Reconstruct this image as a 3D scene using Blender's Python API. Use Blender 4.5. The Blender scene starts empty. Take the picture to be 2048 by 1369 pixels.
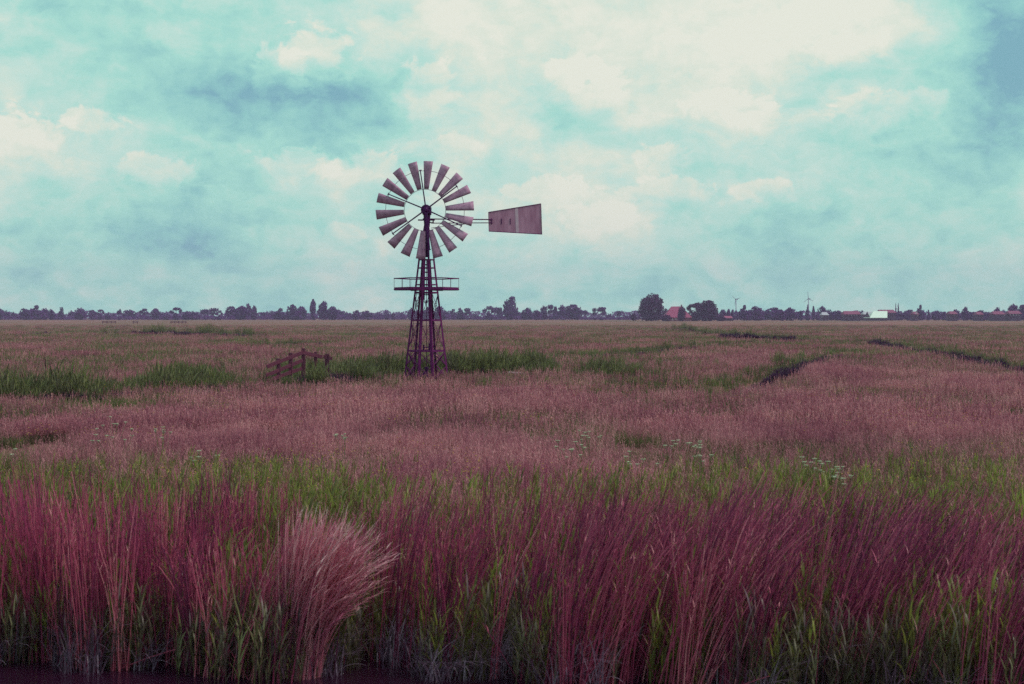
import bpy, math, random
import numpy as np
from mathutils import Vector, Matrix

R = math.radians
rng = np.random.default_rng(7)
random.seed(7)
scene = bpy.context.scene
COL = scene.collection
F = 2844.0            # focal length in photograph pixels
HZ = 632.0            # eye-level row of the photograph
EYE = 3.3             # eye height above the meadow, metres


def G(px, py):
    d = EYE * F / (py - HZ)
    return ((px - 1024) / F * d, d)


def XD(px, d):
    return (px - 1024) / F * d


def ZD(py, d):
    return EYE + (HZ - py) / F * d


# ---------------------------------------------------------------- numpy value noise
def _hash(ix, iy, s):
    h = (ix.astype(np.int64) * 374761393 + iy.astype(np.int64) * 668265263 + s * 974634777) & 0x7fffffff
    h = ((h ^ (h >> 13)) * 1274126177) & 0x7fffffff
    return ((h ^ (h >> 16)) & 0xffff) / 65535.0


def vnoise(x, y, s=0):
    x = np.asarray(x, float); y = np.asarray(y, float)
    ix = np.floor(x); iy = np.floor(y)
    fx = x - ix; fy = y - iy
    fx = fx * fx * (3 - 2 * fx); fy = fy * fy * (3 - 2 * fy)
    a = _hash(ix, iy, s); b = _hash(ix + 1, iy, s); c = _hash(ix, iy + 1, s); d = _hash(ix + 1, iy + 1, s)
    return (a * (1 - fx) + b * fx) * (1 - fy) + (c * (1 - fx) + d * fx) * fy


def fbm(x, y, s=0, o=4):
    t = 0; a = .5; n = 0
    for k in range(o):
        t = t + a * vnoise(x * 2 ** k, y * 2 ** k, s + k); n += a; a *= .5
    return t / n


def seg_dist(x, y, pts):
    x = np.asarray(x, float); y = np.asarray(y, float)
    best = np.full(x.shape, 1e9)
    for (x0, y0), (x1, y1) in zip(pts[:-1], pts[1:]):
        dx, dy = x1 - x0, y1 - y0
        L = dx * dx + dy * dy
        t = np.clip(((x - x0) * dx + (y - y0) * dy) / L, 0, 1)
        best = np.minimum(best, np.hypot(x - x0 - t * dx, y - y0 - t * dy))
    return best


# ---------------------------------------------------------------- object helpers
def tag(o, label=None, cat=None, group=None, kind=None):
    if label: o['label'] = label
    if cat: o['category'] = cat
    if group: o['group'] = group
    if kind: o['kind'] = kind
    return o


def empty(name, loc, rz=0, parent=None):
    o = bpy.data.objects.new(name, None)
    COL.objects.link(o)
    o.location = loc
    o.rotation_euler = (0, 0, rz)
    o.empty_display_size = .2
    if parent: o.parent = parent
    return o


def np_mesh(name, verts, faces, attrs=None, smooth=False):
    """verts (n,3); faces (m,k) with k constant; attrs {name: (n,) float}"""
    me = bpy.data.meshes.new(name)
    verts = np.ascontiguousarray(verts, dtype=np.float32)
    faces = np.ascontiguousarray(faces, dtype=np.int32)
    m, k = faces.shape
    me.vertices.add(len(verts)); me.vertices.foreach_set('co', verts.ravel())
    me.loops.add(m * k); me.loops.foreach_set('vertex_index', faces.ravel())
    me.polygons.add(m)
    me.polygons.foreach_set('loop_start', np.arange(0, m * k, k, dtype=np.int32))
    if smooth: me.polygons.foreach_set('use_smooth', np.ones(m, bool))
    if attrs:
        for n, a in attrs.items():
            at = me.attributes.new(n, 'FLOAT', 'POINT')
            at.data.foreach_set('value', np.ascontiguousarray(a, dtype=np.float32).ravel())
    me.update(calc_edges=True)
    return me


def link_obj(name, me, mat=None, parent=None):
    o = bpy.data.objects.new(name, me)
    COL.objects.link(o)
    if mat and not me.materials: me.materials.append(mat)
    if parent: o.parent = parent
    return o


class MB:
    """collects boxes, bars, tubes and plates into one mesh"""
    def __init__(s):
        s.v = []; s.f = []

    def add(s, vs, fs):
        b = len(s.v)
        s.v += [tuple(v) for v in vs]
        s.f += [tuple(b + i for i in f) for f in fs]
        return s

    def box(s, c, size, rz=0):
        hx, hy, hz = [a / 2 for a in size]
        cr, sr = math.cos(rz), math.sin(rz)
        vs = []
        for z in (-hz, hz):
            for x, y in ((-hx, -hy), (hx, -hy), (hx, hy), (-hx, hy)):
                vs.append((c[0] + x * cr - y * sr, c[1] + x * sr + y * cr, c[2] + z))
        return s.add(vs, [(3, 2, 1, 0), (4, 5, 6, 7), (0, 1, 5, 4), (1, 2, 6, 5), (2, 3, 7, 6), (3, 0, 4, 7)])

    def bar(s, a, b, w, h=None, w2=None, up=(0, 0, 1)):
        h = h or w
        a, b = Vector(a), Vector(b)
        d = (b - a).normalized()
        u = Vector(up)
        if abs(d.dot(u)) > .99: u = Vector((0, 1, 0))
        sx = d.cross(u).normalized(); sy = sx.cross(d).normalized()
        vs = []
        for p, k in ((a, 1), (b, (w2 / w) if w2 else 1)):
            for i, j in ((-1, -1), (1, -1), (1, 1), (-1, 1)):
                vs.append(p + sx * (i * w / 2 * k) + sy * (j * h / 2 * k))
        return s.add(vs, [(3, 2, 1, 0), (4, 5, 6, 7), (0, 1, 5, 4), (1, 2, 6, 5), (2, 3, 7, 6), (3, 0, 4, 7)])

    def angle(s, a, b, w, t, axis):
        """L section along a-b; axis = outward direction the corner points to"""
        a, b = Vector(a), Vector(b)
        d = (b - a).normalized()
        o = Vector(axis); o = (o - d * o.dot(d)).normalized()
        n = d.cross(o).normalized()
        p = (o + n).normalized(); q = (o - n).normalized()
        for e, g in ((p, q), (q, p)):
            vs = []
            for P in (a, b):
                c = P + o * w * .3
                for k, l in ((0, 0), (-w, 0), (-w, -t), (0, -t)):
                    vs.append(c + e * k + g * l)
            s.add(vs, [(3, 2, 1, 0), (4, 5, 6, 7), (0, 1, 5, 4), (1, 2, 6, 5), (2, 3, 7, 6), (3, 0, 4, 7)])
        return s

    def tube(s, pts, r, n=8, r2=None, cap=True):
        pts = [Vector(p) for p in pts]
        m = len(pts); base = len(s.v)
        for i, p in enumerate(pts):
            d = (pts[min(i + 1, m - 1)] - pts[max(i - 1, 0)]).normalized()
            u = Vector((0, 0, 1)) if abs(d.z) < .9 else Vector((0, 1, 0))
            a = d.cross(u).normalized(); b = a.cross(d)
            rr = r + ((r2 if r2 is not None else r) - r) * i / (m - 1)
            for k in range(n):
                t = 2 * math.pi * k / n
                s.v.append(tuple(p + a * rr * math.cos(t) + b * rr * math.sin(t)))
        for i in range(m - 1):
            for k in range(n):
                k2 = (k + 1) % n
                s.f.append((base + i * n + k, base + i * n + k2, base + (i + 1) * n + k2, base + (i + 1) * n + k))
        if cap:
            s.f.append(tuple(base + k for k in range(n))[::-1])
            s.f.append(tuple(base + (m - 1) * n + k for k in range(n)))
        return s

    def ring(s, c, rad, r, axis='y', seg=48, n=5):
        base = len(s.v)
        for i in range(seg):
            t = 2 * math.pi * i / seg
            for k in range(n):
                p = 2 * math.pi * k / n
                q = rad + r * math.cos(p)
                if axis == 'y': v = (c[0] + q * math.cos(t), c[1] + r * math.sin(p), c[2] + q * math.sin(t))
                else: v = (c[0] + q * math.cos(t), c[1] + q * math.sin(t), c[2] + r * math.sin(p))
                s.v.append(v)
        for i in range(seg):
            for k in range(n):
                a = base + i * n + k; b = base + i * n + (k + 1) % n
                c2 = base + ((i + 1) % seg) * n + (k + 1) % n; d = base + ((i + 1) % seg) * n + k
                s.f.append((a, b, c2, d))
        return s

    def prism(s, poly, a, b):
        """polygon given as 3D points extruded from offset a to offset b vectors"""
        n = len(poly); a, b = Vector(a), Vector(b)
        vs = [Vector(p) + a for p in poly] + [Vector(p) + b for p in poly]
        fs = [tuple(range(n))[::-1], tuple(range(n, 2 * n))] + [(i, (i + 1) % n, n + (i + 1) % n, n + i) for i in range(n)]
        return s.add(vs, fs)

    def build(s, name, mat, parent=None, bevel=0, smooth=False):
        me = bpy.data.meshes.new(name)
        me.from_pydata(s.v, [], s.f); me.update()
        if smooth:
            for p in me.polygons: p.use_smooth = True
        o = link_obj(name, me, mat, parent)
        if bevel:
            bv = o.modifiers.new('bevel', 'BEVEL'); bv.width = bevel; bv.segments = 2; bv.limit_method = 'ANGLE'
        return o


# ---------------------------------------------------------------- materials
def new_mat(name):
    m = bpy.data.materials.new(name); m.use_nodes = True
    nt = m.node_tree; nt.nodes.clear()
    return m, nt, nt.nodes, nt.links


def ramp(nodes, stops, interp='LINEAR'):
    r = nodes.new('ShaderNodeValToRGB'); r.color_ramp.interpolation = interp
    e = r.color_ramp.elements
    while len(e) < len(stops): e.new(.5)
    for i, (p, c) in enumerate(stops):
        e[i].position = p; e[i].color = (*c, 1) if len(c) == 3 else c
    return r


def surf_mat(name, c1, c2, scale=3.0, rough=.8, metallic=0.0, bump=.1, detail=6, stretch=(1, 1, 1), spec=.3):
    m, nt, N, L = new_mat(name)
    out = N.new('ShaderNodeOutputMaterial'); b = N.new('ShaderNodeBsdfPrincipled')
    tc = N.new('ShaderNodeTexCoord'); mp = N.new('ShaderNodeMapping'); mp.inputs['Scale'].default_value = stretch
    n = N.new('ShaderNodeTexNoise'); n.inputs['Scale'].default_value = scale; n.inputs['Detail'].default_value = detail
    n.inputs['Roughness'].default_value = .65
    L.new(tc.outputs['Object'], mp.inputs[0]); L.new(mp.outputs[0], n.inputs['Vector'])
    r = ramp(N, [(.3, c1), (.7, c2)]); L.new(n.outputs['Fac'], r.inputs[0])
    L.new(r.outputs[0], b.inputs['Base Color'])
    b.inputs['Roughness'].default_value = rough; b.inputs['Metallic'].default_value = metallic
    b.inputs['Specular IOR Level'].default_value = spec
    bp = N.new('ShaderNodeBump'); bp.inputs['Strength'].default_value = bump
    L.new(n.outputs['Fac'], bp.inputs['Height']); L.new(bp.outputs[0], b.inputs['Normal'])
    L.new(b.outputs[0], out.inputs[0])
    return m


def leaf_mat(name, stops, attr='tint', rand=.5, trans=.35, rough=.5, spec=.25, attr2=None, stops2=None, patch=None):
    """two sided plant material: diffuse/gloss mixed with translucence; colour from the mesh attribute plus a per-instance random"""
    m, nt, N, L = new_mat(name)
    out = N.new('ShaderNodeOutputMaterial'); b = N.new('ShaderNodeBsdfPrincipled')
    a = N.new('ShaderNodeAttribute'); a.attribute_name = attr
    oi = N.new('ShaderNodeObjectInfo')
    mx = N.new('ShaderNodeMath'); mx.operation = 'MULTIPLY_ADD'
    L.new(oi.outputs['Random'], mx.inputs[0]); mx.inputs[1].default_value = rand
    sc = N.new('ShaderNodeMath'); sc.operation = 'MULTIPLY'; sc.inputs[1].default_value = 1 - rand
    L.new(a.outputs['Fac'], sc.inputs[0]); L.new(sc.outputs[0], mx.inputs[2])
    src = mx.outputs[0]
    if patch:
        g = N.new('ShaderNodeNewGeometry'); n = N.new('ShaderNodeTexNoise'); n.inputs['Scale'].default_value = patch[0]; n.inputs['Detail'].default_value = 3
        L.new(g.outputs['Position'], n.inputs['Vector'])
        q = N.new('ShaderNodeMath'); q.operation = 'MULTIPLY_ADD'; L.new(n.outputs['Fac'], q.inputs[0])
        q.inputs[1].default_value = patch[1]; q.inputs[2].default_value = -.5 * patch[1]
        ad = N.new('ShaderNodeMath'); ad.operation = 'ADD'; ad.use_clamp = True
        L.new(src, ad.inputs[0]); L.new(q.outputs[0], ad.inputs[1]); src = ad.outputs[0]
    r = ramp(N, stops); L.new(src, r.inputs[0]); col = r.outputs[0]
    if stops2:
        r2 = ramp(N, stops2); L.new(src, r2.inputs[0])
        a2 = N.new('ShaderNodeAttribute'); a2.attribute_name = attr2
        mc = N.new('ShaderNodeMix'); mc.data_type = 'RGBA'
        L.new(a2.outputs['Fac'], mc.inputs['Factor']); L.new(col, mc.inputs[6]); L.new(r2.outputs[0], mc.inputs[7])
        col = mc.outputs[2]
    L.new(col, b.inputs['Base Color'])
    b.inputs['Roughness'].default_value = rough; b.inputs['Specular IOR Level'].default_value = spec
    t = N.new('ShaderNodeBsdfTranslucent'); L.new(col, t.inputs[0])
    ms = N.new('ShaderNodeMixShader'); ms.inputs[0].default_value = trans
    L.new(b.outputs[0], ms.inputs[1]); L.new(t.outputs[0], ms.inputs[2]); L.new(ms.outputs[0], out.inputs[0])
    return m


M = {}
M['steel'] = surf_mat('tower_steel', (.095, .006, .078), (.16, .013, .115), 9, .6, .0, .15, spec=.12)
M['steel_dark'] = surf_mat('head_steel', (.055, .003, .07), (.09, .008, .10), 9, .5, .0, .15, spec=.12)
M['blade'] = surf_mat('blade_sheet', (.30, .12, .23), (.54, .28, .43), 4, .6, .1, .12, spec=.3)
M['vane'] = surf_mat('vane_sheet', (.36, .13, .24), (.58, .27, .42), 3.5, .65, .0, .1, stretch=(1.2, 1, .25))
M['vane_light'] = surf_mat('vane_patch', (.55, .33, .46), (.66, .42, .54), 5, .6, .0, .1)
M['wood'] = surf_mat('weathered_wood', (.085, .014, .042), (.17, .035, .070), 6, .85, 0, .4, stretch=(1, 1, 6))
M['plank'] = surf_mat('pale_plank', (.42, .24, .32), (.6, .4, .45), 8, .8, 0, .3)
M['trunk'] = surf_mat('bark', (.035, .012, .04), (.07, .03, .07), 10, .9, 0, .4)
M['brick'] = surf_mat('brick_wall', (.20, .05, .08), (.28, .08, .11), 3, .85, 0, .1)
M['dark_brick'] = surf_mat('dark_wall', (.06, .022, .06), (.10, .04, .09), 3, .85, 0, .1)
M['red_roof'] = surf_mat('red_tile_roof', (.29, .045, .12), (.38, .075, .16), 1.2, .8, 0, .2)
M['dark_roof'] = surf_mat('dark_tile_roof', (.20, .035, .10), (.28, .06, .13), 1.2, .8, 0, .2)
M['white_roof'] = surf_mat('white_sheet_roof', (.66, .70, .64), (.82, .84, .78), .6, .5, 0, .05, stretch=(6, 1, 1))
M['pale_roof'] = surf_mat('pale_sheet_roof', (.42, .36, .46), (.52, .46, .52), .6, .6, 0, .05)
M['white_paint'] = surf_mat('white_paint', (.78, .78, .80), (.88, .88, .88), 2, .5, 0, .02)
M['window'] = surf_mat('window_pane', (.05, .04, .08), (.10, .08, .13), 2, .15, 0, 0, spec=.8)
M['turbine'] = surf_mat('turbine_paint', (.20, .13, .26), (.27, .18, .33), 2, .5, 0, .02)
M['leaf_far'] = leaf_mat('far_foliage', [(0, (.055, .005, .105)), (.5, (.095, .014, .150)), (1, (.15, .035, .18))], rand=.45, trans=.25, rough=.7, spec=.1)  # violet of the distant haze partly painted into the leaf colour
M['leaf_farm'] = leaf_mat('farm_foliage', [(0, (.035, .003, .055)), (.5, (.070, .008, .085)), (1, (.12, .022, .11))], rand=.1, trans=.25, rough=.7, spec=.1)

# ---------------------------------------------------------------- where the ditches run
DITCH_MAIN = [G(-700, 822), G(-60, 806), G(60, 801), G(250, 792), G(420, 780), G(560, 771), G(700, 763), G(1110, 757)]
DITCH_FAR = [G(1118, 719), G(1250, 712), G(1340, 701), G(1440, 691), G(1600, 684)]
DITCH_DARK = [G(1440, 800), G(1560, 752), G(1600, 736), G(1655, 717), G(1700, 706)]
DITCH_RIGHT = [G(1735, 684), G(1830, 702), G(1900, 712), G(1960, 727), G(2040, 742), G(2250, 790)]
DITCH_LEFT_FAR = [G(-60, 667), G(270, 668), G(480, 673)]
DITCH_LEFT_MID = [G(500, 696), G(560, 693), G(650, 688)]
DITCH_FAR_UP = [G(1380, 658), G(1450, 668), G(1560, 681), G(1600, 683)]
FIELD_DITCHES = [(DITCH_MAIN, 1.6, .75), (DITCH_FAR, 1.5, .7), (DITCH_DARK, 1.15, .8), (DITCH_RIGHT, 1.3, .75),
                 (DITCH_LEFT_FAR, 2.6, .7), (DITCH_LEFT_MID, 1.6, .7), (DITCH_FAR_UP, 2.2, .75)]


def ground_z(x, y):
    x = np.asarray(x, float); y = np.asarray(y, float)
    z = (fbm(x / 14, y / 14, 3) - .5) * .22 * np.clip((y - 19) / 10, 0, 1)
    z = z + (fbm(x / 2.1, y / 2.1, 9) - .5) * .10
    for pts, w, dep in FIELD_DITCHES:
        d = seg_dist(x, y, pts)
        z = z - dep * np.clip(1.35 - d / w, 0, 1) ** .8
    wob = (vnoise(x / 1.3, 0 * x, 5) - .5) * .7
    far = np.clip((20.6 + wob - y) / 2.0, 0, 1); far = far * far * (3 - 2 * far)
    near = np.clip((10.0 - y) / 5.0, 0, 1); near = near * near * (3 - 2 * near)
    z = z * (1 - far) + (-1.25) * far
    z = z * (1 - near) + 1.7 * near
    return z


# ground
ys = np.concatenate([np.arange(-60, 8, 4.0), np.arange(8, 24, .25), np.arange(24, 130, .55), np.arange(130, 290, 1.3),
                     np.arange(290, 420, 5), np.geomspace(420, 2050, 40)])
xs = np.concatenate([-np.geomspace(2200, 75, 26), np.arange(-74, 74.1, .6), np.geomspace(75, 2200, 26)])
gx, gy = np.meshgrid(xs, ys)
gz = ground_z(gx, gy)
nx, ny = len(xs), len(ys)
idx = np.arange(nx * ny).reshape(ny, nx)
fc = np.stack([idx[:-1, :-1], idx[:-1, 1:], idx[1:, 1:], idx[1:, :-1]], -1).reshape(-1, 4)
me = np_mesh('ground', np.stack([gx, gy, gz], -1).reshape(-1, 3), fc, smooth=True)


def ground_material():
    m, nt, N, L = new_mat('meadow_ground')
    out = N.new('ShaderNodeOutputMaterial'); b = N.new('ShaderNodeBsdfPrincipled')
    g = N.new('ShaderNodeNewGeometry')

    def noise(scale, detail=5, stretch=(1, 1, 1), rough=.6):
        mp = N.new('ShaderNodeMapping'); mp.inputs['Scale'].default_value = stretch
        L.new(g.outputs['Position'], mp.inputs[0])
        n = N.new('ShaderNodeTexNoise'); n.inputs['Scale'].default_value = scale; n.inputs['Detail'].default_value = detail
        n.inputs['Roughness'].default_value = rough
        L.new(mp.outputs[0], n.inputs['Vector']); return n.outputs['Fac']
    # pinkish seeding grass against olive grass in wide patches, broken up by a fine grain
    big = noise(.022, 5, (1, .35, 1)); fine = noise(.9, 9, (1, .45, 1), .8)
    s = N.new('ShaderNodeMath'); s.operation = 'MULTIPLY_ADD'; L.new(fine, s.inputs[0]); s.inputs[1].default_value = 1.1
    h = N.new('ShaderNodeMath'); h.operation = 'MULTIPLY_ADD'; L.new(big, h.inputs[0]); h.inputs[1].default_value = 1.3; h.inputs[2].default_value = -.70
    L.new(h.outputs[0], s.inputs[2])
    r = ramp(N, [(.20, (.12, .080, .055)), (.45, (.19, .108, .082)), (.68, (.26, .10, .10)), (.90, (.34, .13, .14))])
    L.new(s.outputs[0], r.inputs[0])
    # bare wet bank below meadow level; purple shade put into its colour
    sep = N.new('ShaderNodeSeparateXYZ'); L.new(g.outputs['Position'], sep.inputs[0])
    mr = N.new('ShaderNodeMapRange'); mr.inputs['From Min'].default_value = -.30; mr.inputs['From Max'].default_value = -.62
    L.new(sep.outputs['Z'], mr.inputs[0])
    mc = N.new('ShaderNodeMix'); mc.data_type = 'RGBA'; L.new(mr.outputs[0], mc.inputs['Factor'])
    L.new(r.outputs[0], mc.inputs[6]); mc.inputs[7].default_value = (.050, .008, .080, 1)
    L.new(mc.outputs[2], b.inputs['Base Color']); b.inputs['Roughness'].default_value = .95
    b.inputs['Specular IOR Level'].default_value = .05
    bp = N.new('ShaderNodeBump'); bp.inputs['Strength'].default_value = .6; bp.inputs['Distance'].default_value = .3
    L.new(fine, bp.inputs['Height']); L.new(bp.outputs[0], b.inputs['Normal'])
    L.new(b.outputs[0], out.inputs[0])
    return m


tag(link_obj('ground', me, ground_material()), kind='structure')


def water_material():
    m, nt, N, L = new_mat('dark_water')
    out = N.new('ShaderNodeOutputMaterial'); b = N.new('ShaderNodeBsdfPrincipled')
    b.inputs['Base Color'].default_value = (.022, .004, .016, 1); b.inputs['Roughness'].default_value = .12
    b.inputs['Specular IOR Level'].default_value = .5
    g = N.new('ShaderNodeNewGeometry'); n = N.new('ShaderNodeTexNoise'); n.inputs['Scale'].default_value = 5; n.inputs['Detail'].default_value = 3
    L.new(g.outputs['Position'], n.inputs['Vector'])
    bp = N.new('ShaderNodeBump'); bp.inputs['Strength'].default_value = .25; bp.inputs['Distance'].default_value = .03
    L.new(n.outputs['Fac'], bp.inputs['Height']); L.new(bp.outputs[0], b.inputs['Normal']); L.new(b.outputs[0], out.inputs[0])
    return m


M['water'] = water_material()
tag(link_obj('water', np_mesh('water', [(-60, 6, -.8), (60, 6, -.8), (60, 24, -.8), (-60, 24, -.8)], [(0, 1, 2, 3)]), M['water']), kind='structure')
tag(link_obj('ditch_water', np_mesh('ditch_water', [(-150, 48, -.5), (150, 48, -.5), (150, 420, -.5), (-150, 420, -.5)], [(0, 1, 2, 3)]), M['water']), kind='structure')


# ---------------------------------------------------------------- blades, stems and tufts (numpy)
class Strands:
    """ribbons or three-sided stems, gathered as arrays"""
    def __init__(s):
        s.V = []; s.F = []; s.T = []; s.K = []; s.n = 0

    def ribbons(s, P, side, width, tint, k=0.0, taper=1.0):
        """P (n,seg+1,3) centre lines; side (n,3) unit; width (n,) ; tint (n,) ; k: colour family 0..1"""
        n, m, _ = P.shape
        t = np.linspace(0, 1, m)
        w = width[:, None] * (np.clip(1 - t ** 1.6 * taper, .04, 1) * np.clip(.45 + t * 2.2, 0, 1))[None, :] * .5
        A = P - side[:, None, :] * w[..., None]; B = P + side[:, None, :] * w[..., None]
        V = np.stack([A, B], 2).reshape(-1, 3)
        base = s.n + (np.arange(n) * m * 2)[:, None] + (np.arange(m - 1) * 2)[None, :]
        Fq = np.stack([base, base + 1, base + 3, base + 2], -1).reshape(-1, 4)
        s.V.append(V); s.F.append(Fq); s.n += len(V)
        s.T.append(np.repeat(tint, m * 2)); s.K.append(np.full(n * m * 2, k) if np.isscalar(k) else np.repeat(k, m * 2))

    def stems(s, P, r0, r1, tint, k=0.0):
        n, m, _ = P.shape
        d = P[:, -1] - P[:, 0]; d /= np.linalg.norm(d, axis=1, keepdims=True) + 1e-9
        a = np.cross(d, np.array([.3, .9, .1])); a /= np.linalg.norm(a, axis=1, keepdims=True) + 1e-9
        b = np.cross(d, a)
        t = np.linspace(0, 1, m)
        rr = r0[:, None] * (1 - t) + r1[:, None] * t
        rings = []
        for j in range(3):
            th = j * 2.0944
            rings.append(P + (a[:, None, :] * math.cos(th) + b[:, None, :] * math.sin(th)) * rr[..., None])
        V = np.stack(rings, 2).reshape(-1, 3)
        base = s.n + (np.arange(n) * m * 3)[:, None] + (np.arange(m - 1) * 3)[None, :]
        Fq = []
        for j in range(3):
            j2 = (j + 1) % 3
            Fq.append(np.stack([base + j, base + j2, base + 3 + j2, base + 3 + j], -1).reshape(-1, 4))
        s.V.append(V); s.F.append(np.concatenate(Fq)); s.n += len(V)
        s.T.append(np.repeat(tint, m * 3)); s.K.append(np.full(n * m * 3, k) if np.isscalar(k) else np.repeat(k, m * 3))

    def mesh(s, name):
        return np_mesh(name, np.concatenate(s.V), np.concatenate(s.F), {'tint': np.concatenate(s.T), 'family': np.concatenate(s.K)})


def curves(base, length, lean0, lean1, azim, seg=5, g=rng):
    """centre lines that bend progressively: lean0 at the foot, lean1 at the tip (radians from vertical), azim = heading"""
    n = len(base)
    t = (np.arange(seg) + .5) / seg
    th = lean0[:, None] + (lean1 - lean0)[:, None] * t[None, :] ** 1.4
    st = (length / seg)[:, None]
    dx = np.sin(th) * np.cos(azim)[:, None] * st; dy = np.sin(th) * np.sin(azim)[:, None] * st; dz = np.cos(th) * st
    P = np.zeros((n, seg + 1, 3))
    P[:, 1:, 0] = np.cumsum(dx, 1); P[:, 1:, 1] = np.cumsum(dy, 1); P[:, 1:, 2] = np.cumsum(dz, 1)
    return P + base[:, None, :]


def U(n, a=0., b=1., g=None):
    return (g or rng).uniform(a, b, n)


PROTO = []


def proto(name, me, mat):
    me.materials.append(mat)
    o = bpy.data.objects.new(name, me)
    return o


def grass_tuft(seed, n_leaf, n_stalk, h_leaf, h_stalk, spread, wl, ws, pk, head=True):
    """one tuft: green leaves (family 0) and flowering stalks with loose panicles (family 1)"""
    g = np.random.default_rng(seed); S = Strands()
    def ring(n, sp):
        a = U(n, 0, 6.283, g); r = sp * np.sqrt(U(n, 0, 1, g))
        return np.stack([r * np.cos(a), r * np.sin(a), np.full(n, -.04)], -1)
    b = ring(n_leaf, spread)
    az = U(n_leaf, 0, 6.283, g)
    P = curves(b, U(n_leaf, .55, 1, g) * h_leaf, U(n_leaf, 0, .25, g), U(n_leaf, .4, 1.5, g), az, 4)
    sa = U(n_leaf, 0, 6.283, g); side = np.stack([np.cos(sa), np.sin(sa), 0 * sa], -1)
    S.ribbons(P, side, np.full(n_leaf, wl), U(n_leaf, 0, 1, g), 0.0)
    if n_stalk:
        b = ring(n_stalk, spread * 1.1)
        az = g.normal(.2, 1.1, n_stalk)
        Ls = U(n_stalk, .7, 1, g) * h_stalk
        P = curves(b, Ls, U(n_stalk, 0, .15, g), U(n_stalk, .1, .5, g), az, 4)
        tn = U(n_stalk, 0, 1, g)
        sa = U(n_stalk, 0, 6.283, g); side = np.stack([np.cos(sa), np.sin(sa), 0 * sa], -1)
        S.ribbons(P, side, np.full(n_stalk, ws), tn, .75 * pk, taper=.5)
        # panicle: short slanting spikelets round the top third
        q = 9 if head else 4
        tip = P[:, -1]; prev = P[:, -3]
        for i in range(q):
            f = (i + .5) / q
            st = prev + (tip - prev) * f
            az2 = U(n_stalk, 0, 6.283, g)
            pl = Ls * (.13 - .07 * f) * U(n_stalk, .6, 1.3, g)
            Q = curves(st, pl, U(n_stalk, .3, .7, g), U(n_stalk, .8, 1.3, g), az2, 2)
            S.ribbons(Q, np.stack([-np.sin(az2), np.cos(az2), 0 * az2], -1), np.full(n_stalk, ws * 2.4), np.clip(tn + g.normal(0, .2, n_stalk), 0, 1), pk, taper=.6)
    return S.mesh('tuft')


def reed_tuft(seed, n, h, spread, wl, nleaf=7, leafl=.34, lean=.25, n_shade=0):
    """leafy green reed shoots"""
    g = np.random.default_rng(seed); S = Strands()
    a = U(n, 0, 6.283, g); r = spread * np.sqrt(U(n, 0, 1, g))
    b = np.stack([r * np.cos(a), r * np.sin(a), np.full(n, -.05)], -1)
    Ls = U(n, .6, 1, g) * h
    az = g.normal(.1, .9, n)
    P = curves(b, Ls, U(n, 0, .1, g), U(n, .05, lean, g), az, 6)
    tn = U(n, 0, 1, g)
    S.stems(P, np.full(n, wl * .22), np.full(n, wl * .08), tn, 0.0)
    for i in range(nleaf):
        f = .28 + .72 * i / (nleaf - 1)
        k = min(int(f * 6), 5); u = f * 6 - k
        st = P[:, k] * (1 - u) + P[:, k + 1] * u
        az2 = az + (i % 2) * 3.1416 + g.normal(0, .8, n)
        fl = leafl * (1.0 - .35 * abs(f - .6)) * U(n, .7, 1.2, g)
        Q = curves(st, fl, U(n, .15, .45, g), U(n, .5, 1.5, g), az2, 4)
        S.ribbons(Q, np.stack([-np.sin(az2), np.cos(az2), .25 * np.ones(n)], -1), np.full(n, wl), np.clip(tn + g.normal(0, .15, n), 0, 1), 0.0)
    if n_shade:  # low blades that carry the shade at the clump's foot as dark colour
        b2 = b[g.integers(0, n, n_shade)] + g.normal(0, .05, (n_shade, 3)) * [1, 1, 0]
        az3 = U(n_shade, 0, 6.283, g)
        Q = curves(b2, U(n_shade, .25, .60, g) * h, U(n_shade, 0, .3, g), U(n_shade, .2, 1.2, g), az3, 3)
        S.ribbons(Q, np.stack([-np.sin(az3), np.cos(az3), 0 * az3], -1), np.full(n_shade, wl * 1.1), U(n_shade, 0, 1, g), 1.0)
    return S.mesh('shoots')


def sedge_tuft(seed, n, h, spread, wl):
    """long arching blades, greyish"""
    g = np.random.default_rng(seed); S = Strands()
    a = U(n, 0, 6.283, g); r = spread * np.sqrt(U(n, 0, 1, g))
    b = np.stack([r * np.cos(a), r * np.sin(a), np.full(n, -.05)], -1)
    az = g.normal(0, 1.5, n)
    P = curves(b, U(n, .6, 1.1, g) * h, U(n, .1, .4, g), U(n, .9, 2.1, g), az, 7)
    S.ribbons(P, np.stack([-np.sin(az), np.cos(az), .2 * np.ones(n)], -1), np.full(n, wl), U(n, 0, 1, g), 0.0)
    return S.mesh('sedge')


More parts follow.
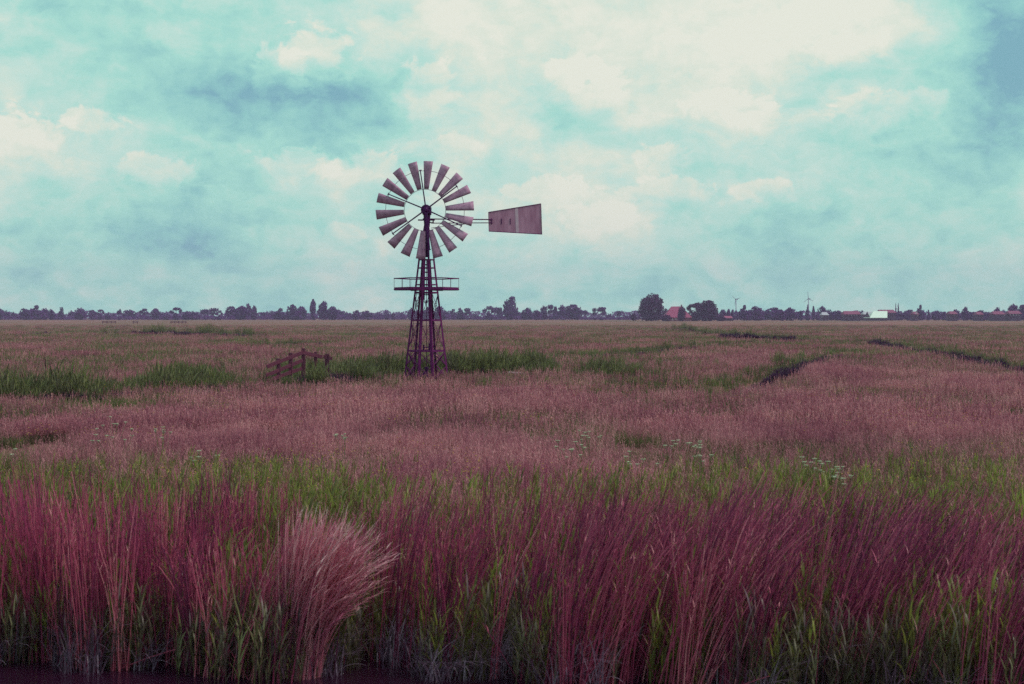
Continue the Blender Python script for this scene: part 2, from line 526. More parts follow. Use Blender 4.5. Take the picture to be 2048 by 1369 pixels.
def scatter(name, protos, x, y, z, rot, scl, scz, which, kind='stuff', label=None, cat=None):
    coll = bpy.data.collections.new(name + '_sources')
    for i, p in enumerate(protos):
        p.name = '%s_%02d' % (name, i)
        coll.objects.link(p)
    me = bpy.data.meshes.new(name)
    n = len(x)
    me.vertices.add(n)
    me.vertices.foreach_set('co', np.ascontiguousarray(np.stack([x, y, z], -1), dtype=np.float32).ravel())
    a = me.attributes.new('spin', 'FLOAT', 'POINT'); a.data.foreach_set('value', rot.astype(np.float32))
    a = me.attributes.new('size', 'FLOAT_VECTOR', 'POINT'); a.data.foreach_set('vector', np.stack([scl, scl, scz], -1).astype(np.float32).ravel())
    a = me.attributes.new('which', 'INT', 'POINT'); a.data.foreach_set('value', which.astype(np.int32))
    me.update()
    o = bpy.data.objects.new(name, me); COL.objects.link(o)
    ng = bpy.data.node_groups.new(name + '_scatter', 'GeometryNodeTree')
    ng.interface.new_socket('Geometry', in_out='INPUT', socket_type='NodeSocketGeometry')
    ng.interface.new_socket('Geometry', in_out='OUTPUT', socket_type='NodeSocketGeometry')
    N, L = ng.nodes, ng.links
    gi = N.new('NodeGroupInput'); go = N.new('NodeGroupOutput')
    ip = N.new('GeometryNodeInstanceOnPoints'); ci = N.new('GeometryNodeCollectionInfo')
    ci.inputs['Collection'].default_value = coll; ci.inputs['Separate Children'].default_value = True; ci.inputs['Reset Children'].default_value = True

    def named(nm, dt):
        q = N.new('GeometryNodeInputNamedAttribute'); q.data_type = dt; q.inputs['Name'].default_value = nm; return q.outputs[0]
    cx = N.new('ShaderNodeCombineXYZ'); L.new(named('spin', 'FLOAT'), cx.inputs[2])
    L.new(gi.outputs[0], ip.inputs['Points']); L.new(ci.outputs[0], ip.inputs['Instance'])
    ip.inputs['Pick Instance'].default_value = True
    L.new(named('which', 'INT'), ip.inputs['Instance Index'])
    L.new(cx.outputs[0], ip.inputs['Rotation']); L.new(named('size', 'FLOAT_VECTOR'), ip.inputs['Scale'])
    L.new(ip.outputs[0], go.inputs[0])
    md = o.modifiers.new('scatter', 'NODES'); md.node_group = ng
    tag(o, label, cat, kind=kind)
    return o


# plant materials: family 0 = leaves, family 1 = seeding tops, on ditch plants low blades in shade colour
PINK = [(0, (.25, .058, .115)), (.5, (.48, .155, .215)), (1, (.78, .36, .39))]
M['grass'] = leaf_mat('meadow_grass', [(0, (.090, .068, .045)), (.5, (.145, .140, .060)), (1, (.23, .235, .085))], rand=.65, trans=.35, rough=.6, spec=.15,
                      attr2='family', stops2=PINK, patch=(.22, 1.1))
M['ditch_green'] = leaf_mat('ditch_reed_leaf', [(0, (.095, .066, .050)), (.5, (.145, .130, .060)), (1, (.24, .235, .080))], rand=.4, trans=.35, rough=.5, spec=.2, patch=(.5, .6), attr2='family', stops2=[(0, (.045, .007, .055)), (1, (.10, .028, .085))])  # second ramp: dark purple, ditch shade painted into the low blades
M['shoot'] = leaf_mat('reed_shoot_leaf', [(0, (.10, .065, .035)), (.5, (.19, .175, .045)), (1, (.42, .42, .09))], rand=.5, trans=.45, rough=.45, spec=.3)
M['shoot_dull'] = leaf_mat('olive_reed_leaf', [(0, (.11, .035, .085)), (.5, (.15, .11, .070)), (1, (.22, .21, .08))], rand=.4, trans=.3, rough=.4, spec=.4)  # purple low stop paints the shadow among the reeds into the leaves
M['sedge'] = leaf_mat('sedge_leaf', [(0, (.09, .04, .10)), (.5, (.20, .11, .19)), (1, (.42, .27, .40))], rand=.35, trans=.25, rough=.38, spec=.5)
M['reed'] = leaf_mat('old_reed_stem', [(0, (.16, .014, .075)), (.45, (.43, .052, .150)), (.8, (.66, .13, .225)), (1, (.84, .33, .38))], rand=0, trans=.15, rough=.55, spec=.3, patch=(.7, .35))
M['pale_reed'] = leaf_mat('pale_reed_stem', [(0, (.42, .055, .17)), (.5, (.74, .20, .32)), (1, (.95, .54, .58))], rand=0, trans=.2, rough=.5, spec=.35)

# ---------------------------------------------------------------- meadow grass: tufts that get coarser with distance
near = [proto('t', grass_tuft(i, 22, 10, .42, .66, .22, .010, .0045, 1.0), M['grass']) for i in range(3)] + \
       [proto('t', grass_tuft(10 + i, 26, 2, .46, .60, .22, .012, .0045, .9), M['grass']) for i in range(3)]
mid = [proto('t', grass_tuft(20 + i, 24, 11, .42, .66, .42, .017, .009, 1.0), M['grass']) for i in range(3)] + \
      [proto('t', grass_tuft(30 + i, 30, 2, .46, .58, .42, .018, .009, .9), M['grass']) for i in range(3)]
far = [proto('t', grass_tuft(40 + i, 26, 13, .40, .6, 1.1, .045, .022, 1.0, False), M['grass']) for i in range(3)] + \
      [proto('t', grass_tuft(50 + i, 38, 2, .42, .52, 1.1, .045, .022, .9, False), M['grass']) for i in range(3)]


def pinkness(x, y):
    """how much of the sward is in pink seed at a place (0..1)"""
    px = 1024 + x / y * F
    py = HZ + EYE * F / y
    p = .27 + (fbm(x / 5.5, y / 13, 31) - .5) * 3.6 + (fbm(x / 1.6, y / 2.5, 33) - .5) * 1.6
    # the greener strip behind the ditch, and the meadow towards the reeds
    zone = np.interp(py, [632, 655, 670, 700, 740, 765, 800, 900, 960, 1010, 1060], [.30, .25, .05, -.16, -.40, -.30, -.08, -.22, -.26, -.35, -.6])
    lefty = np.clip((1150 - px) / 500, 0, 1) * np.clip((800 - py) / 30, 0, 1) * np.clip((py - 690) / 40, 0, 1)
    tri = np.clip((1560 - px) / 260, 0, 1) * np.clip((px - 1050) / 80, 0, 1) * np.clip((800 - py) / 30, 0, 1) * np.clip((py - 700) / 30, 0, 1)
    return p + zone - .35 * lefty - .35 * tri


def sow(n, d0, d1, side=1.22, power=1.0):
    """scatter over the view wedge, density falling off with distance"""
    u = rng.random(n)
    if power == 1.0: d = d0 + (d1 - d0) * u
    else: d = (d0 ** (1 - power) + (d1 ** (1 - power) - d0 ** (1 - power)) * u) ** (1 / (1 - power))
    x = rng.uniform(-1, 1, n) * (d * .36 * side + 1.0)
    return x, d


def ditch_mask(x, y, extra=.2):
    keep = np.ones(len(x), bool)
    for pts, w, dep in FIELD_DITCHES:
        keep &= seg_dist(x, y, pts) > w * .9 + extra
    return keep


def meadow(name, protos, n, d0, d1, power, s0, s1):
    x, y = sow(n, d0, d1, power=power)
    k = ditch_mask(x, y); x, y = x[k], y[k]
    bare = fbm(x / 3, y / 3, 77) > .30
    x, y = x[bare], y[bare]
    p = pinkness(x, y)
    pink = rng.random(len(x)) < np.clip(p, .04, .97)
    which = np.where(pink, rng.integers(0, 3, len(x)), 3 + rng.integers(0, 3, len(x)))
    hgt = (.62 + .7 * fbm(x / 3, y / 3, 12)) * U(len(x), .8, 1.15)
    sc = U(len(x), s0, s1)
    return scatter(name, protos, x, y, ground_z(x, y), U(len(x), 0, 6.283), sc, sc * hgt, which)


meadow('meadow_grass', near, 21000, 19.7, 38, 1.0, .8, 1.25)
meadow('meadow_grass', mid, 26000, 37, 92, 1.0, .85, 1.25)
meadow('meadow_grass', far, 24000, 88, 480, 1.25, .85, 1.3)

# ---------------------------------------------------------------- ditch vegetation: clumps of green reed along the ditches
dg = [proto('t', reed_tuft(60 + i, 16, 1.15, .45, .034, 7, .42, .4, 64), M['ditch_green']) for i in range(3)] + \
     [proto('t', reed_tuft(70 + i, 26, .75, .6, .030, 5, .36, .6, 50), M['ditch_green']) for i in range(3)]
X = []; Y = []; S_ = []


def along(pts, n, width, s0, s1, off=0.0, gaps=None):
    P = np.array(pts); seg = np.hypot(*(P[1:] - P[:-1]).T); c = np.concatenate([[0], np.cumsum(seg)])
    t = rng.random(n) * c[-1]
    i = np.clip(np.searchsorted(c, t) - 1, 0, len(seg) - 1); u = (t - c[i]) / seg[i]
    q = P[i] * (1 - u)[:, None] + P[i + 1] * u[:, None]
    d = (P[i + 1] - P[i]) / seg[i][:, None]; nrm = np.stack([-d[:, 1], d[:, 0]], -1)
    nrm[nrm[:, 1] < 0] *= -1
    o = off + rng.normal(0, width, n)
    q = q + nrm * o[:, None]
    s = rng.uniform(s0 * .8, s1 * 1.1, n) * (.35 + 1.25 * fbm(q[:, 0] / 2.3, q[:, 1] / 2.3, 55)) * np.exp(-((o - off) / width) ** 2 * .16)
    if gaps is None: gaps = (2.6, .34)
    if gaps:
        k = fbm(q[:, 0] / gaps[0], q[:, 1] / gaps[0], 91) > gaps[1]
        q = q[k]; s = s[k]
    X.append(q[:, 0]); Y.append(q[:, 1]); S_.append(s)
    return len(q)


along([G(-700, 822), G(-60, 808), G(60, 803), G(250, 794), G(420, 780), G(470, 777)], 1500, 1.0, .85, 1.35, off=.5, gaps=(3, .28))
along([G(345, 780), G(410, 776)], 80, .5, .95, 1.25, off=.5)
along([G(470, 777), G(560, 773)], 90, .8, .4, .65, off=1.2)
along([G(560, 774), G(640, 770)], 150, .5, .45, .8, off=.5)
along([G(600, 769), G(680, 766), G(735, 764)], 380, 1.1, .9, 1.4, off=.8)
along([G(640, 768), G(760, 764)], 220, 1.2, .7, 1.2, off=2.2)
along([G(560, 781), G(620, 780)], 40, .4, .35, .6)
along([G(620, 780), G(660, 778), G(735, 773)], 170, .4, .55, .95)
along([G(700, 763), G(850, 760), G(980, 758), G(1110, 757)], 800, 1.6, .65, 1.15, off=1.4)
along([G(940, 752), G(1110, 752)], 170, 1.6, .7, 1.05, off=1.0)
along([G(1060, 758), G(1108, 757)], 110, .5, 1.1, 1.4)
along([G(1165, 762), G(1260, 764)], 90, 1.4, .6, .9)
along(DITCH_FAR, 380, .8, .55, .85, off=1.0)
along(DITCH_DARK[1:4], 26, .35, .6, .85, off=1.4, gaps=0)
along(DITCH_DARK[:2], 16, .6, .4, .6, off=1.2)
along(DITCH_RIGHT, 14, .3, .4, .6, off=1.6)
along(DITCH_LEFT_FAR[1:], 200, 1.5, .8, 1.5, off=2.0)
along(DITCH_LEFT_FAR[:2], 120, 1.5, .5, 1.1, off=2.0, gaps=(22, .48))
along(DITCH_LEFT_MID, 130, 1.0, .5, .9, off=1.2)
along(DITCH_FAR_UP, 220, 2.0, .6, 1.2, off=2.5, gaps=(18, .4))
# grassy green ground either side of the ditch near the mill
xx, yy = sow(2600, 60, 96, side=1.2)
kk = (rng.random(len(xx)) < np.clip(-.1 + 1.3 * (fbm(xx / 6, yy / 6, 41) - .25) - pinkness(xx, yy) * .35, 0, .8))
kk &= (xx < XD(1500, yy))
X.append(xx[kk]); Y.append(yy[kk]); S_.append(U(kk.sum(), .35, .6))
X = np.concatenate(X); Y = np.concatenate(Y); S_ = np.concatenate(S_)
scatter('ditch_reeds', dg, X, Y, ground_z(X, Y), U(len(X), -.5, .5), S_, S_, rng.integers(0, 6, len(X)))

# dark rushes in the cuts: shaded bank faces put into their leaf colour
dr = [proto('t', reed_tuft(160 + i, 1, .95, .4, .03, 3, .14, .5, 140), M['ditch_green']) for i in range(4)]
X = []; Y = []; S_ = []
along(DITCH_DARK[1:4], 260, .3, 1.0, 1.3, off=.2, gaps=0)
along([G(1655, 717), G(1690, 709)], 24, .25, 1.0, 1.3, gaps=0)
along([G(1480, 785), G(1556, 753)], 22, .3, .7, 1.0, gaps=(2, .45))
along([G(1745, 686), G(1830, 704), G(1895, 714)], 260, .35, 1.3, 1.7, gaps=(6, .30))
along([G(1905, 714), G(1965, 729), G(2030, 743)], 260, .35, 1.3, 1.7, gaps=0)
along([G(2030, 743), G(2250, 790)], 120, .35, .9, 1.3, gaps=0)
along([G(-300, 812), G(-60, 808), G(60, 806), G(250, 797), G(440, 783)], 560, .4, .5, .95, off=-.4, gaps=(3, .33))
along([G(575, 779), G(700, 772)], 90, .5, .9, 1.4, off=-.3, gaps=(1.5, .3))
along([G(1070, 760), G(1106, 759)], 60, .4, 1.3, 1.8, gaps=0)
along([G(1180, 765), G(1215, 764)], 18, .4, 1.0, 1.3, gaps=0)
along(DITCH_LEFT_FAR[1:], 160, .8, 1.3, 2.0, off=0, gaps=(14, .35))
along([G(30, 668), G(100, 667)], 34, .6, 1.0, 1.5, gaps=0)
along(DITCH_LEFT_MID, 60, .4, 1.0, 1.3, gaps=(5, .4))
along(DITCH_FAR, 170, .4, .9, 1.3, off=.0, gaps=(5, .42))
along([G(1450, 678), G(1500, 681)], 70, 1.0, 1.4, 1.8, gaps=0); along([G(1520, 680), G(1585, 680)], 110, 1.0, 1.4, 1.8, gaps=0)
X = np.concatenate(X); Y = np.concatenate(Y); S_ = np.concatenate(S_)
scatter('shade_rushes', dr, X, Y, np.maximum(ground_z(X, Y), -.35), U(len(X), -3, 3), S_, S_, rng.integers(0, 4, len(X)))

# ---------------------------------------------------------------- foreground reed bed
def front_edge(x):
    """where the reed bed starts, metres from the camera; the open water shows in front of it on the left"""
    px = 1024 + x / 16.3 * F
    return np.interp(px, [-300, 0, 330, 420, 560, 700, 760, 950, 1150, 1500, 2048, 2400],
                     [16.8, 16.7, 16.6, 16.2, 16.0, 16.4, 16.6, 15.9, 15.7, 15.5, 15.2, 15.0]) + (vnoise(x * 2.2, 0 * x, 8) - .5) * .5


def reed_lean(x, y):
    px = 1024 + x / y * F
    return np.interp(px, [-200, 100, 450, 620, 900, 1150, 1500, 2048, 2300], [-.10, -.03, .05, .10, .13, .22, .33, .36, .36])


S = Strands()
# stems stand in loose bunches that share a lean, a height and a tone
nb = 780
cxb = rng.uniform(-8.8, 8.8, nb); fb = front_edge(cxb)
cyb = fb + rng.random(nb) ** 1.55 * (20.3 - fb)
per = rng.integers(5, 20, nb)
own = np.repeat(np.arange(nb), per)
sp = rng.uniform(.025, .13, nb)[own]
bl = rng.normal(0, .13, nb)[own]; bt = np.clip(rng.normal(0, .27, nb), -1, .22)[own]; bh = np.clip(rng.normal(0, .30, nb), -.8, .32)[own]
ns = 1700
x = np.concatenate([cxb[own] + rng.normal(0, 1, len(own)) * sp, rng.uniform(-8.8, 8.8, ns)])
y = np.concatenate([cyb[own] + rng.normal(0, 1, len(own)) * sp, 0 * np.zeros(ns)])
fs = front_edge(x[-ns:]); y[-ns:] = fs + rng.random(ns) * (21.5 - fs)
bl = np.concatenate([bl, rng.normal(0, .12, ns)]); bt = np.concatenate([bt, rng.normal(0, .25, ns)]); bh = np.concatenate([bh, rng.normal(0, .2, ns)])
px_ = 1024 + x / y * F
hole = ((px_ > 715) & (px_ < 850) & (y < 17.2)) & (rng.random(len(x)) < .85)
hole |= ((px_ > 545) & (px_ < 745) & (y < 16.7)) & (rng.random(len(x)) < .72)
hole |= ((px_ > 1520) & (px_ < 1585) & (y < 17.0)) & (rng.random(len(x)) < .8)
k = ~hole & (y > front_edge(x) - .15) & ~((y > 18.0) & (rng.random(len(x)) < np.clip((fbm(x * .55, y * .5, 58) - .42) * 5, 0, .85)))
x, y, bl, bt, bh, px_ = x[k], y[k], bl[k], bt[k], bh[k], px_[k]
n = len(x)
zb = np.maximum(ground_z(x, y), -.95)
top = .80 + .55 * (fbm(x * .8, y * .3, 23) - .5) * 2 - np.clip((y - 18.2) * .13, 0, .5) + bh + rng.normal(0, .12, n)
top -= .22 * np.clip((17.0 - y) / 1.2, 0, 1)
lean = reed_lean(x, y) + bl
azi = rng.normal(0, .45, n)
wild = rng.random(n) < .07
lean = lean + rng.normal(0, .07, n)
ln = np.where(wild, rng.normal(.1, .6, n), lean)
flip = ln < 0
azi = np.where(flip, azi + math.pi, azi); ln = np.abs(ln)
Ls = np.clip((top - zb) / np.cos(np.clip(ln, 0, .8)), .5, 2.6)
Ls = np.where(wild, np.minimum(Ls, 1.5) * rng.uniform(.4, .8, n), Ls)
P = curves(np.stack([x, y, zb], -1), Ls, np.where(wild, ln * .95, ln * .55), np.where(wild, ln * 1.1, ln * 1.55), azi, 7)
P += np.cumsum(rng.normal(0, .008, P.shape), 1) * np.array([1, 1, 0])
tn = np.clip(.42 + .5 * (fbm(x * .9, y * .9, 19) - .5) + bt + rng.normal(0, .14, n), 0, 1)
S.stems(P, np.where(wild, .0055, U(n, .005, .012)), U(n, .002, .0045), tn)
# feathery leaf sheaths and withered tops on part of them
for f0 in (4, 5, 6):
    kk = rng.random(n) < .5
    m_ = kk.sum(); a2 = rng.normal(0, 1.2, m_)
    Q = curves(P[kk, f0], U(m_, .06, .20), U(m_, .2, .6), U(m_, .6, 1.8), a2, 3)
    S.ribbons(Q, np.stack([-np.sin(a2), np.cos(a2), 0 * a2], -1), U(m_, .005, .011), np.clip(tn[kk] + rng.normal(.1, .2, m_), 0, 1))
o = link_obj('reeds', S.mesh('reeds'), M['reed'])
tag(o, kind='stuff')

# the pale clump that leans to the right, standing out in front
S = Strands()
n = 720
cx, cy = XD(600, 16.2), 16.2
a = U(n, 0, 6.283); r = np.sqrt(U(n))
bx = cx + .23 * r * np.cos(a) ; by = cy + .22 * r * np.sin(a)
u = (bx - cx) / .3
zb = np.full(n, -.95)
L_ = 1.05 + .95 * rng.random(n) ** .8
ln0 = np.clip(.02 + .10 * u + rng.normal(0, .04, n), -.2, .4)
cl = rng.normal(0, .24, 40)[rng.integers(0, 40, n)]
ln1 = np.clip(.60 + .30 * u + cl + rng.normal(0, .19, n), .02, 1.35)
P = curves(np.stack([bx, by, zb], -1), L_, ln0, ln1, rng.normal(0, .5, n), 9)
tn = np.clip(.12 + .55 * rng.random(n) + .2 * (L_ > 1.6), 0, 1)  # sun highlight painted in: the longest stems get a lighter tone
S.stems(P, U(n, .005, .009), U(n, .003, .006), tn)
for f0 in (6, 7, 8, 9):
    m_ = n; a2 = rng.normal(.1, .5, m_)
    Q = curves(P[:, f0], U(m_, .08, .22), ln1 * .8, ln1 * 1.4, a2, 3)
    S.ribbons(Q, np.stack([-np.sin(a2), np.cos(a2), 0 * a2], -1), U(m_, .008, .016), np.clip(tn + .2, 0, 1))  # leaves at the tops lighter again, sunlight put into the tint
o = link_obj('reed_clump', S.mesh('reed_clump'), M['pale_reed'])
tag(o, 'pale pink sheaf of dry reed stems bending to the right at the water edge', 'reed clump')

# green shoots: through the bed and thick along its back edge
sh = [proto('t', reed_tuft(80 + i, 3, 1.0, .10, .024, 7, .28, .25), M['shoot']) for i in range(4)] + \
     [proto('t', reed_tuft(90 + i, 4, .8, .16, .017, 6, .22, .3), M['shoot']) for i in range(4)] + \
     [proto('t', reed_tuft(100 + i, 7, 1.1, .22, .024, 8, .36, .5), M['shoot_dull']) for i in range(4)]
x = rng.uniform(-8.6, 8.6, 3900); fe = front_edge(x); y = fe + rng.random(len(x)) * (19.8 - fe)
k = rng.random(len(x)) < np.clip((fbm(x * .9, y * .9, 102) - .33) * 4, .15, 1)
x, y = x[k], y[k]
z = np.maximum(ground_z(x, y), -.9); s = .65 + .95 * U(len(x)) ** 1.7
w1 = rng.integers(0, 8, len(x))
x3 = rng.uniform(-8.6, 8.6, 800); fe = front_edge(x3); y3 = fe - .1 + rng.random(len(x3)) ** 1.3 * 3.2
k = rng.random(len(x3)) < np.clip((fbm(x3 * .7, y3 * .7, 105) - .36) * 4, .10, 1)
x3, y3 = x3[k], y3[k]; z3 = np.maximum(ground_z(x3, y3), -.9); s3 = U(len(x3), .5, 1.05)
x2 = rng.uniform(-11, 11, 8200); y2 = 19.4 + rng.random(len(x2)) ** 1.5 * 9
px2 = 1024 + x2 / y2 * F
k = rng.random(len(x2)) < np.clip(.30 + (fbm(x2 * .5, y2 * .5, 103) - .35) * 2.2 + .15 * ((px2 > 450) & (px2 < 1600)) - (y2 - 21) * .05, .03, 1)
x2, y2 = x2[k], y2[k]
z2 = ground_z(x2, y2); s2 = U(len(x2), .5, 1.0) * np.clip(1.0 - (y2 - 21) * .03, .7, 1)
X = np.concatenate([x, x2, x3]); Y = np.concatenate([y, y2, y3]); Z = np.concatenate([z, z2, z3]); S_ = np.concatenate([s, s2, s3])
wh = np.concatenate([w1, rng.integers(0, 8, len(x2)), 8 + rng.integers(0, 4, len(x3))])
scatter('reed_shoots', sh, X, Y, Z, U(len(X), -.6, .6), S_, S_, wh)

sd = [proto('t', sedge_tuft(110 + i, 22, .95, .14, .013), M['sedge']) for i in range(5)]
x = rng.uniform(-8.2, 8.2, 200); fe = front_edge(x); y = fe - .15 + rng.random(len(x)) ** 1.5 * 2.6
px = 1024 + x / y * F
k = rng.random(len(x)) < np.clip(.25 + (fbm(x * .7, y * .7, 104) - .4) * 2.5 + .35 * ((px > 730) & (px < 1420)), .08, 1)
x, y = x[k], y[k]
scatter('sedge', sd, x, y, np.maximum(ground_z(x, y), -.85), U(len(x), -.8, .8), U(len(x), .8, 1.35), U(len(x), .8, 1.3), rng.integers(0, 5, len(x)))


# ---------------------------------------------------------------- meadow flowers
M['umbel'] = leaf_mat('umbel_white', [(0, (.50, .50, .36)), (1, (.80, .80, .62))], rand=.3, trans=.3)
M['umbel_stem'] = leaf_mat('umbel_stem', [(0, (.10, .12, .04)), (1, (.16, .18, .06))], rand=.3, trans=.2)
M['yellow'] = leaf_mat('yellow_petal', [(0, (.72, .46, .05)), (1, (.85, .62, .10))], rand=.4, trans=.3)


def flower_proto(seed):
    g = np.random.default_rng(seed); S = Strands()
    n = 3
    b = np.stack([g.normal(0, .08, n), g.normal(0, .08, n), np.zeros(n)], -1)
    P = curves(b, U(n, .45, .65, g), U(n, 0, .1, g), U(n, .1, .3, g), U(n, 0, 6.28, g), 4)
    for i in range(6):
        a2 = np.full(n, i * 1.047)
        Q = curves(P[:, -1], np.full(n, .016), np.full(n, .6), np.full(n, 1.3), a2, 2)
        S.ribbons(Q, np.stack([-np.sin(a2), np.cos(a2), 0 * a2], -1), np.full(n, .016), U(n, 0, 1, g), 0)
    return S.mesh('flower')


fl = [proto('t', flower_proto(130 + i), M['yellow']) for i in range(3)]
x, y = sow(2600, 22, 75, side=1.2)
k = rng.random(len(x)) < np.clip((fbm(x / 4, y / 4, 120) - .42) * 5, 0, 1)
x, y = x[k], y[k]
scatter('buttercups', fl, x, y, ground_z(x, y), U(len(x), 0, 6.28), U(len(x), 1.1, 1.6), U(len(x), 1.0, 1.3), rng.integers(0, 3, len(x)))


def umbel_plant(name, px, py, w, nst, seed, label):
    """cow parsley: branching stems carrying flat white umbels; py = row of the flower heads"""
    g = random.Random(seed)
    ht = .85
    d = (EYE - ht) * F / (py - HZ)
    cx, cy = XD(px, d), d
    z0 = float(ground_z(np.array([cx]), np.array([cy]))[0])
    root = empty(name, (cx, cy, z0))
    tag(root, label, 'wildflower', 'white umbel flowers in the near meadow')
    half = w / F * d * .75
    for i in range(nst + 2):
        tx = g.uniform(-half, half); ty = g.uniform(-.9, .9); tz = ht - z0 + g.uniform(-.16, .06)
        m = MB(); m.tube([(tx * .35, ty * .35, -.02), (tx * .6, ty * .6, tz * .55), (tx, ty, tz)], .0045, 4, .003)
        m.build('stem', M['umbel_stem'], root)
        u = MB()
        for q in range(g.randint(6, 9)):
            a = g.uniform(0, 6.283); rr = .036 * math.sqrt(g.random())
            c = (tx + rr * math.cos(a), ty + rr * math.sin(a), tz + .012 + .05 * (.042 - rr))
            u.tube([(tx, ty, tz - .035), c], .0015, 3)
            n0 = 7
            pts = [(c[0] + .016 * math.cos(j * 6.283 / n0) * g.uniform(.7, 1.2), c[1] + .016 * math.sin(j * 6.283 / n0) * g.uniform(.7, 1.2), c[2] + g.uniform(-.003, .004)) for j in range(n0)]
            u.prism(pts, (0, 0, 0), (0, 0, .008))
        u.build('umbel', M['umbel'], root)
    return root


for i, (px, py, w, nst, lb) in enumerate([
    (14, 898, 14, 2, 'white umbel flower leaning at the left edge of the meadow'),
    (225, 843, 36, 5, 'loose white umbels above the pink grass, leftmost full cluster'),
    (240, 868, 44, 6, 'broad cluster of faint umbels just below the leftmost cluster'),
    (325, 858, 22, 5, 'compact bright white umbel cluster among green blades left of the windmill'),
    (405, 905, 26, 3, 'small cream umbels low in the grass below the compact white cluster'),
    (688, 876, 24, 4, 'small cream umbel cluster below the left side of the windmill tower'),
    (1140, 892, 40, 7, 'yellowish umbel cluster starting the trail right of the windmill'),
    (1180, 870, 44, 8, 'slanting trail of yellow white umbels right of the windmill'),
    (1275, 915, 40, 5, 'scattered pale umbels between the slanting trail and the yellow patch'),
    (1365, 885, 50, 8, 'wide cluster of cream umbels at the middle of the right meadow'),
    (1410, 900, 46, 7, 'cream umbels mixed with yellow buttercups right of the middle'),
    (1620, 920, 34, 6, 'upright white umbel cluster at the right side of the meadow'),
    (1655, 930, 22, 3, 'few white umbels between the two right white clusters'),
    (1692, 943, 34, 7, 'brightest white umbel cluster, lowest and farthest right')]):
    umbel_plant('cow_parsley', px, py, w, nst, 200 + i, lb)

# ---------------------------------------------------------------- the wind pump
MD = 67.5
K = MD / F
mx, my = XD(853, MD), MD
gz0 = float(ground_z(np.array([mx]), np.array([my]))[0])
mill = empty('wind_pump', (mx, my, gz0))
tag(mill, 'tall steel wind pump with many bladed wheel, side vane and lattice tower', 'windmill')


def Z(py): return ZD(py, MD) - gz0


# six legs; plan positions as fractions of the half width
plan = [(-1, -.25), (-.33, -.85), (.34, -.85), (1, -.1), (.42, .85), (-.64, .7)]
z_bot, z_top = -.3, Z(520)
hw_top, hw_702 = 15.2 * K, 37.0 * K


def hw(z): return hw_top + (hw_702 - hw_top) * (z_top - z) / (z_top - Z(702))
def leg_pt(i, z): return Vector((plan[i][0] * hw(z), plan[i][1] * hw(z), z))


for i in range(6):
    w = .115 if i in (1, 2) else .095 if i in (0, 3) else .08
    MB().angle(leg_pt(i, z_bot), leg_pt(i, z_top), w, .014, (plan[i][0], plan[i][1], 0)).build('leg', M['steel'], mill)
    MB().box((leg_pt(i, .02).x, leg_pt(i, .02).y, -.1), (.3, .3, .5)).build('footing', M['plank'], mill)
levels = [520, 536.5, 556, 570, 586, 641, 702]
for q, py in enumerate(levels):
    z = Z(py); m = MB()
    w = .07 if py in (641, 586, 702) else .05
    for i in range(6):
        m.bar(leg_pt(i, z) * 1.0, leg_pt((i + 1) % 6, z), w * .6, w * 1.15)
    m.build('tower_ring', M['steel'], mill)


def brace_set(za, zb, w, faces=range(6)):
    m = MB()
    for i in faces:
        j = (i + 1) % 6
        off = Vector((0, 0, 0))
        m.bar(leg_pt(i, za), leg_pt(j, zb), w, w * .5); m.bar(leg_pt(j, za) * 1.01, leg_pt(i, zb) * 1.01, w, w * .5)
    m.build('cross_brace', M['steel'], mill)


brace_set(Z(704), Z(732), .045); brace_set(Z(732), Z(760), .045)
brace_set(Z(643), Z(701), .026); brace_set(Z(588), Z(640), .024)
# gallery: hexagonal deck with a low railing
zd, zr = Z(576.5), Z(557.5)
gal = empty('gallery', (0, 0, 0), 0, mill)
RG = 64.5 * K
hexp = [Vector((RG * math.cos(R(60 * k + 3)), RG * math.sin(R(60 * k + 3)), 0)) for k in range(6)]
m = MB()
for k in range(6):
    a, b = hexp[k], hexp[(k + 1) % 6]
    ai, bi = a * .62, b * .62
    vs = [a, b, bi, ai]
    m.prism([Vector((p.x * .998, p.y * .998, zd)) for p in vs], (0, 0, -.03), (0, 0, .03))
m.build('deck', M['steel'], gal)
m = MB()
for k in range(6):
    m.bar(hexp[k] + Vector((0, 0, zd - .06)), hexp[(k + 1) % 6] + Vector((0, 0, zd - .06)), .05, .07)
    m.bar(hexp[k] * .995 + Vector((0, 0, zd - .08)), -hexp[k] * .05 + Vector((0, 0, zd - .08)), .05, .08)
m.build('deck_beam', M['steel'], gal)
m = MB()
for k in range(6):
    m.bar(hexp[k] + Vector((0, 0, zr)), hexp[(k + 1) % 6] + Vector((0, 0, zr)), .045, .045)
m.build('handrail', M['steel'], gal)
for k in range(6):
    for f in (0, .5):
        p = hexp[k].lerp(hexp[(k + 1) % 6], f)
        MB().bar((p.x, p.y, zd), (p.x, p.y, zr), .017).build('rail_post', M['steel'], gal)
# ladder up the left side
lad = MB()
la, lb = Vector((-.83, -.32, 0)), Vector((-.60, -.45, 0))
for p in (la, lb):
    lad.bar((p.x * hw(.1), p.y * hw(.1), .1), (p.x * hw(zd), p.y * hw(zd), zd), .024)
for k in range(17):
    z = .25 + k * .27
    if z < zd: lad.bar((la.x * hw(z), la.y * hw(z), z), (lb.x * hw(z), lb.y * hw(z), z), .016)
lad.build('ladder', M['steel'], mill)
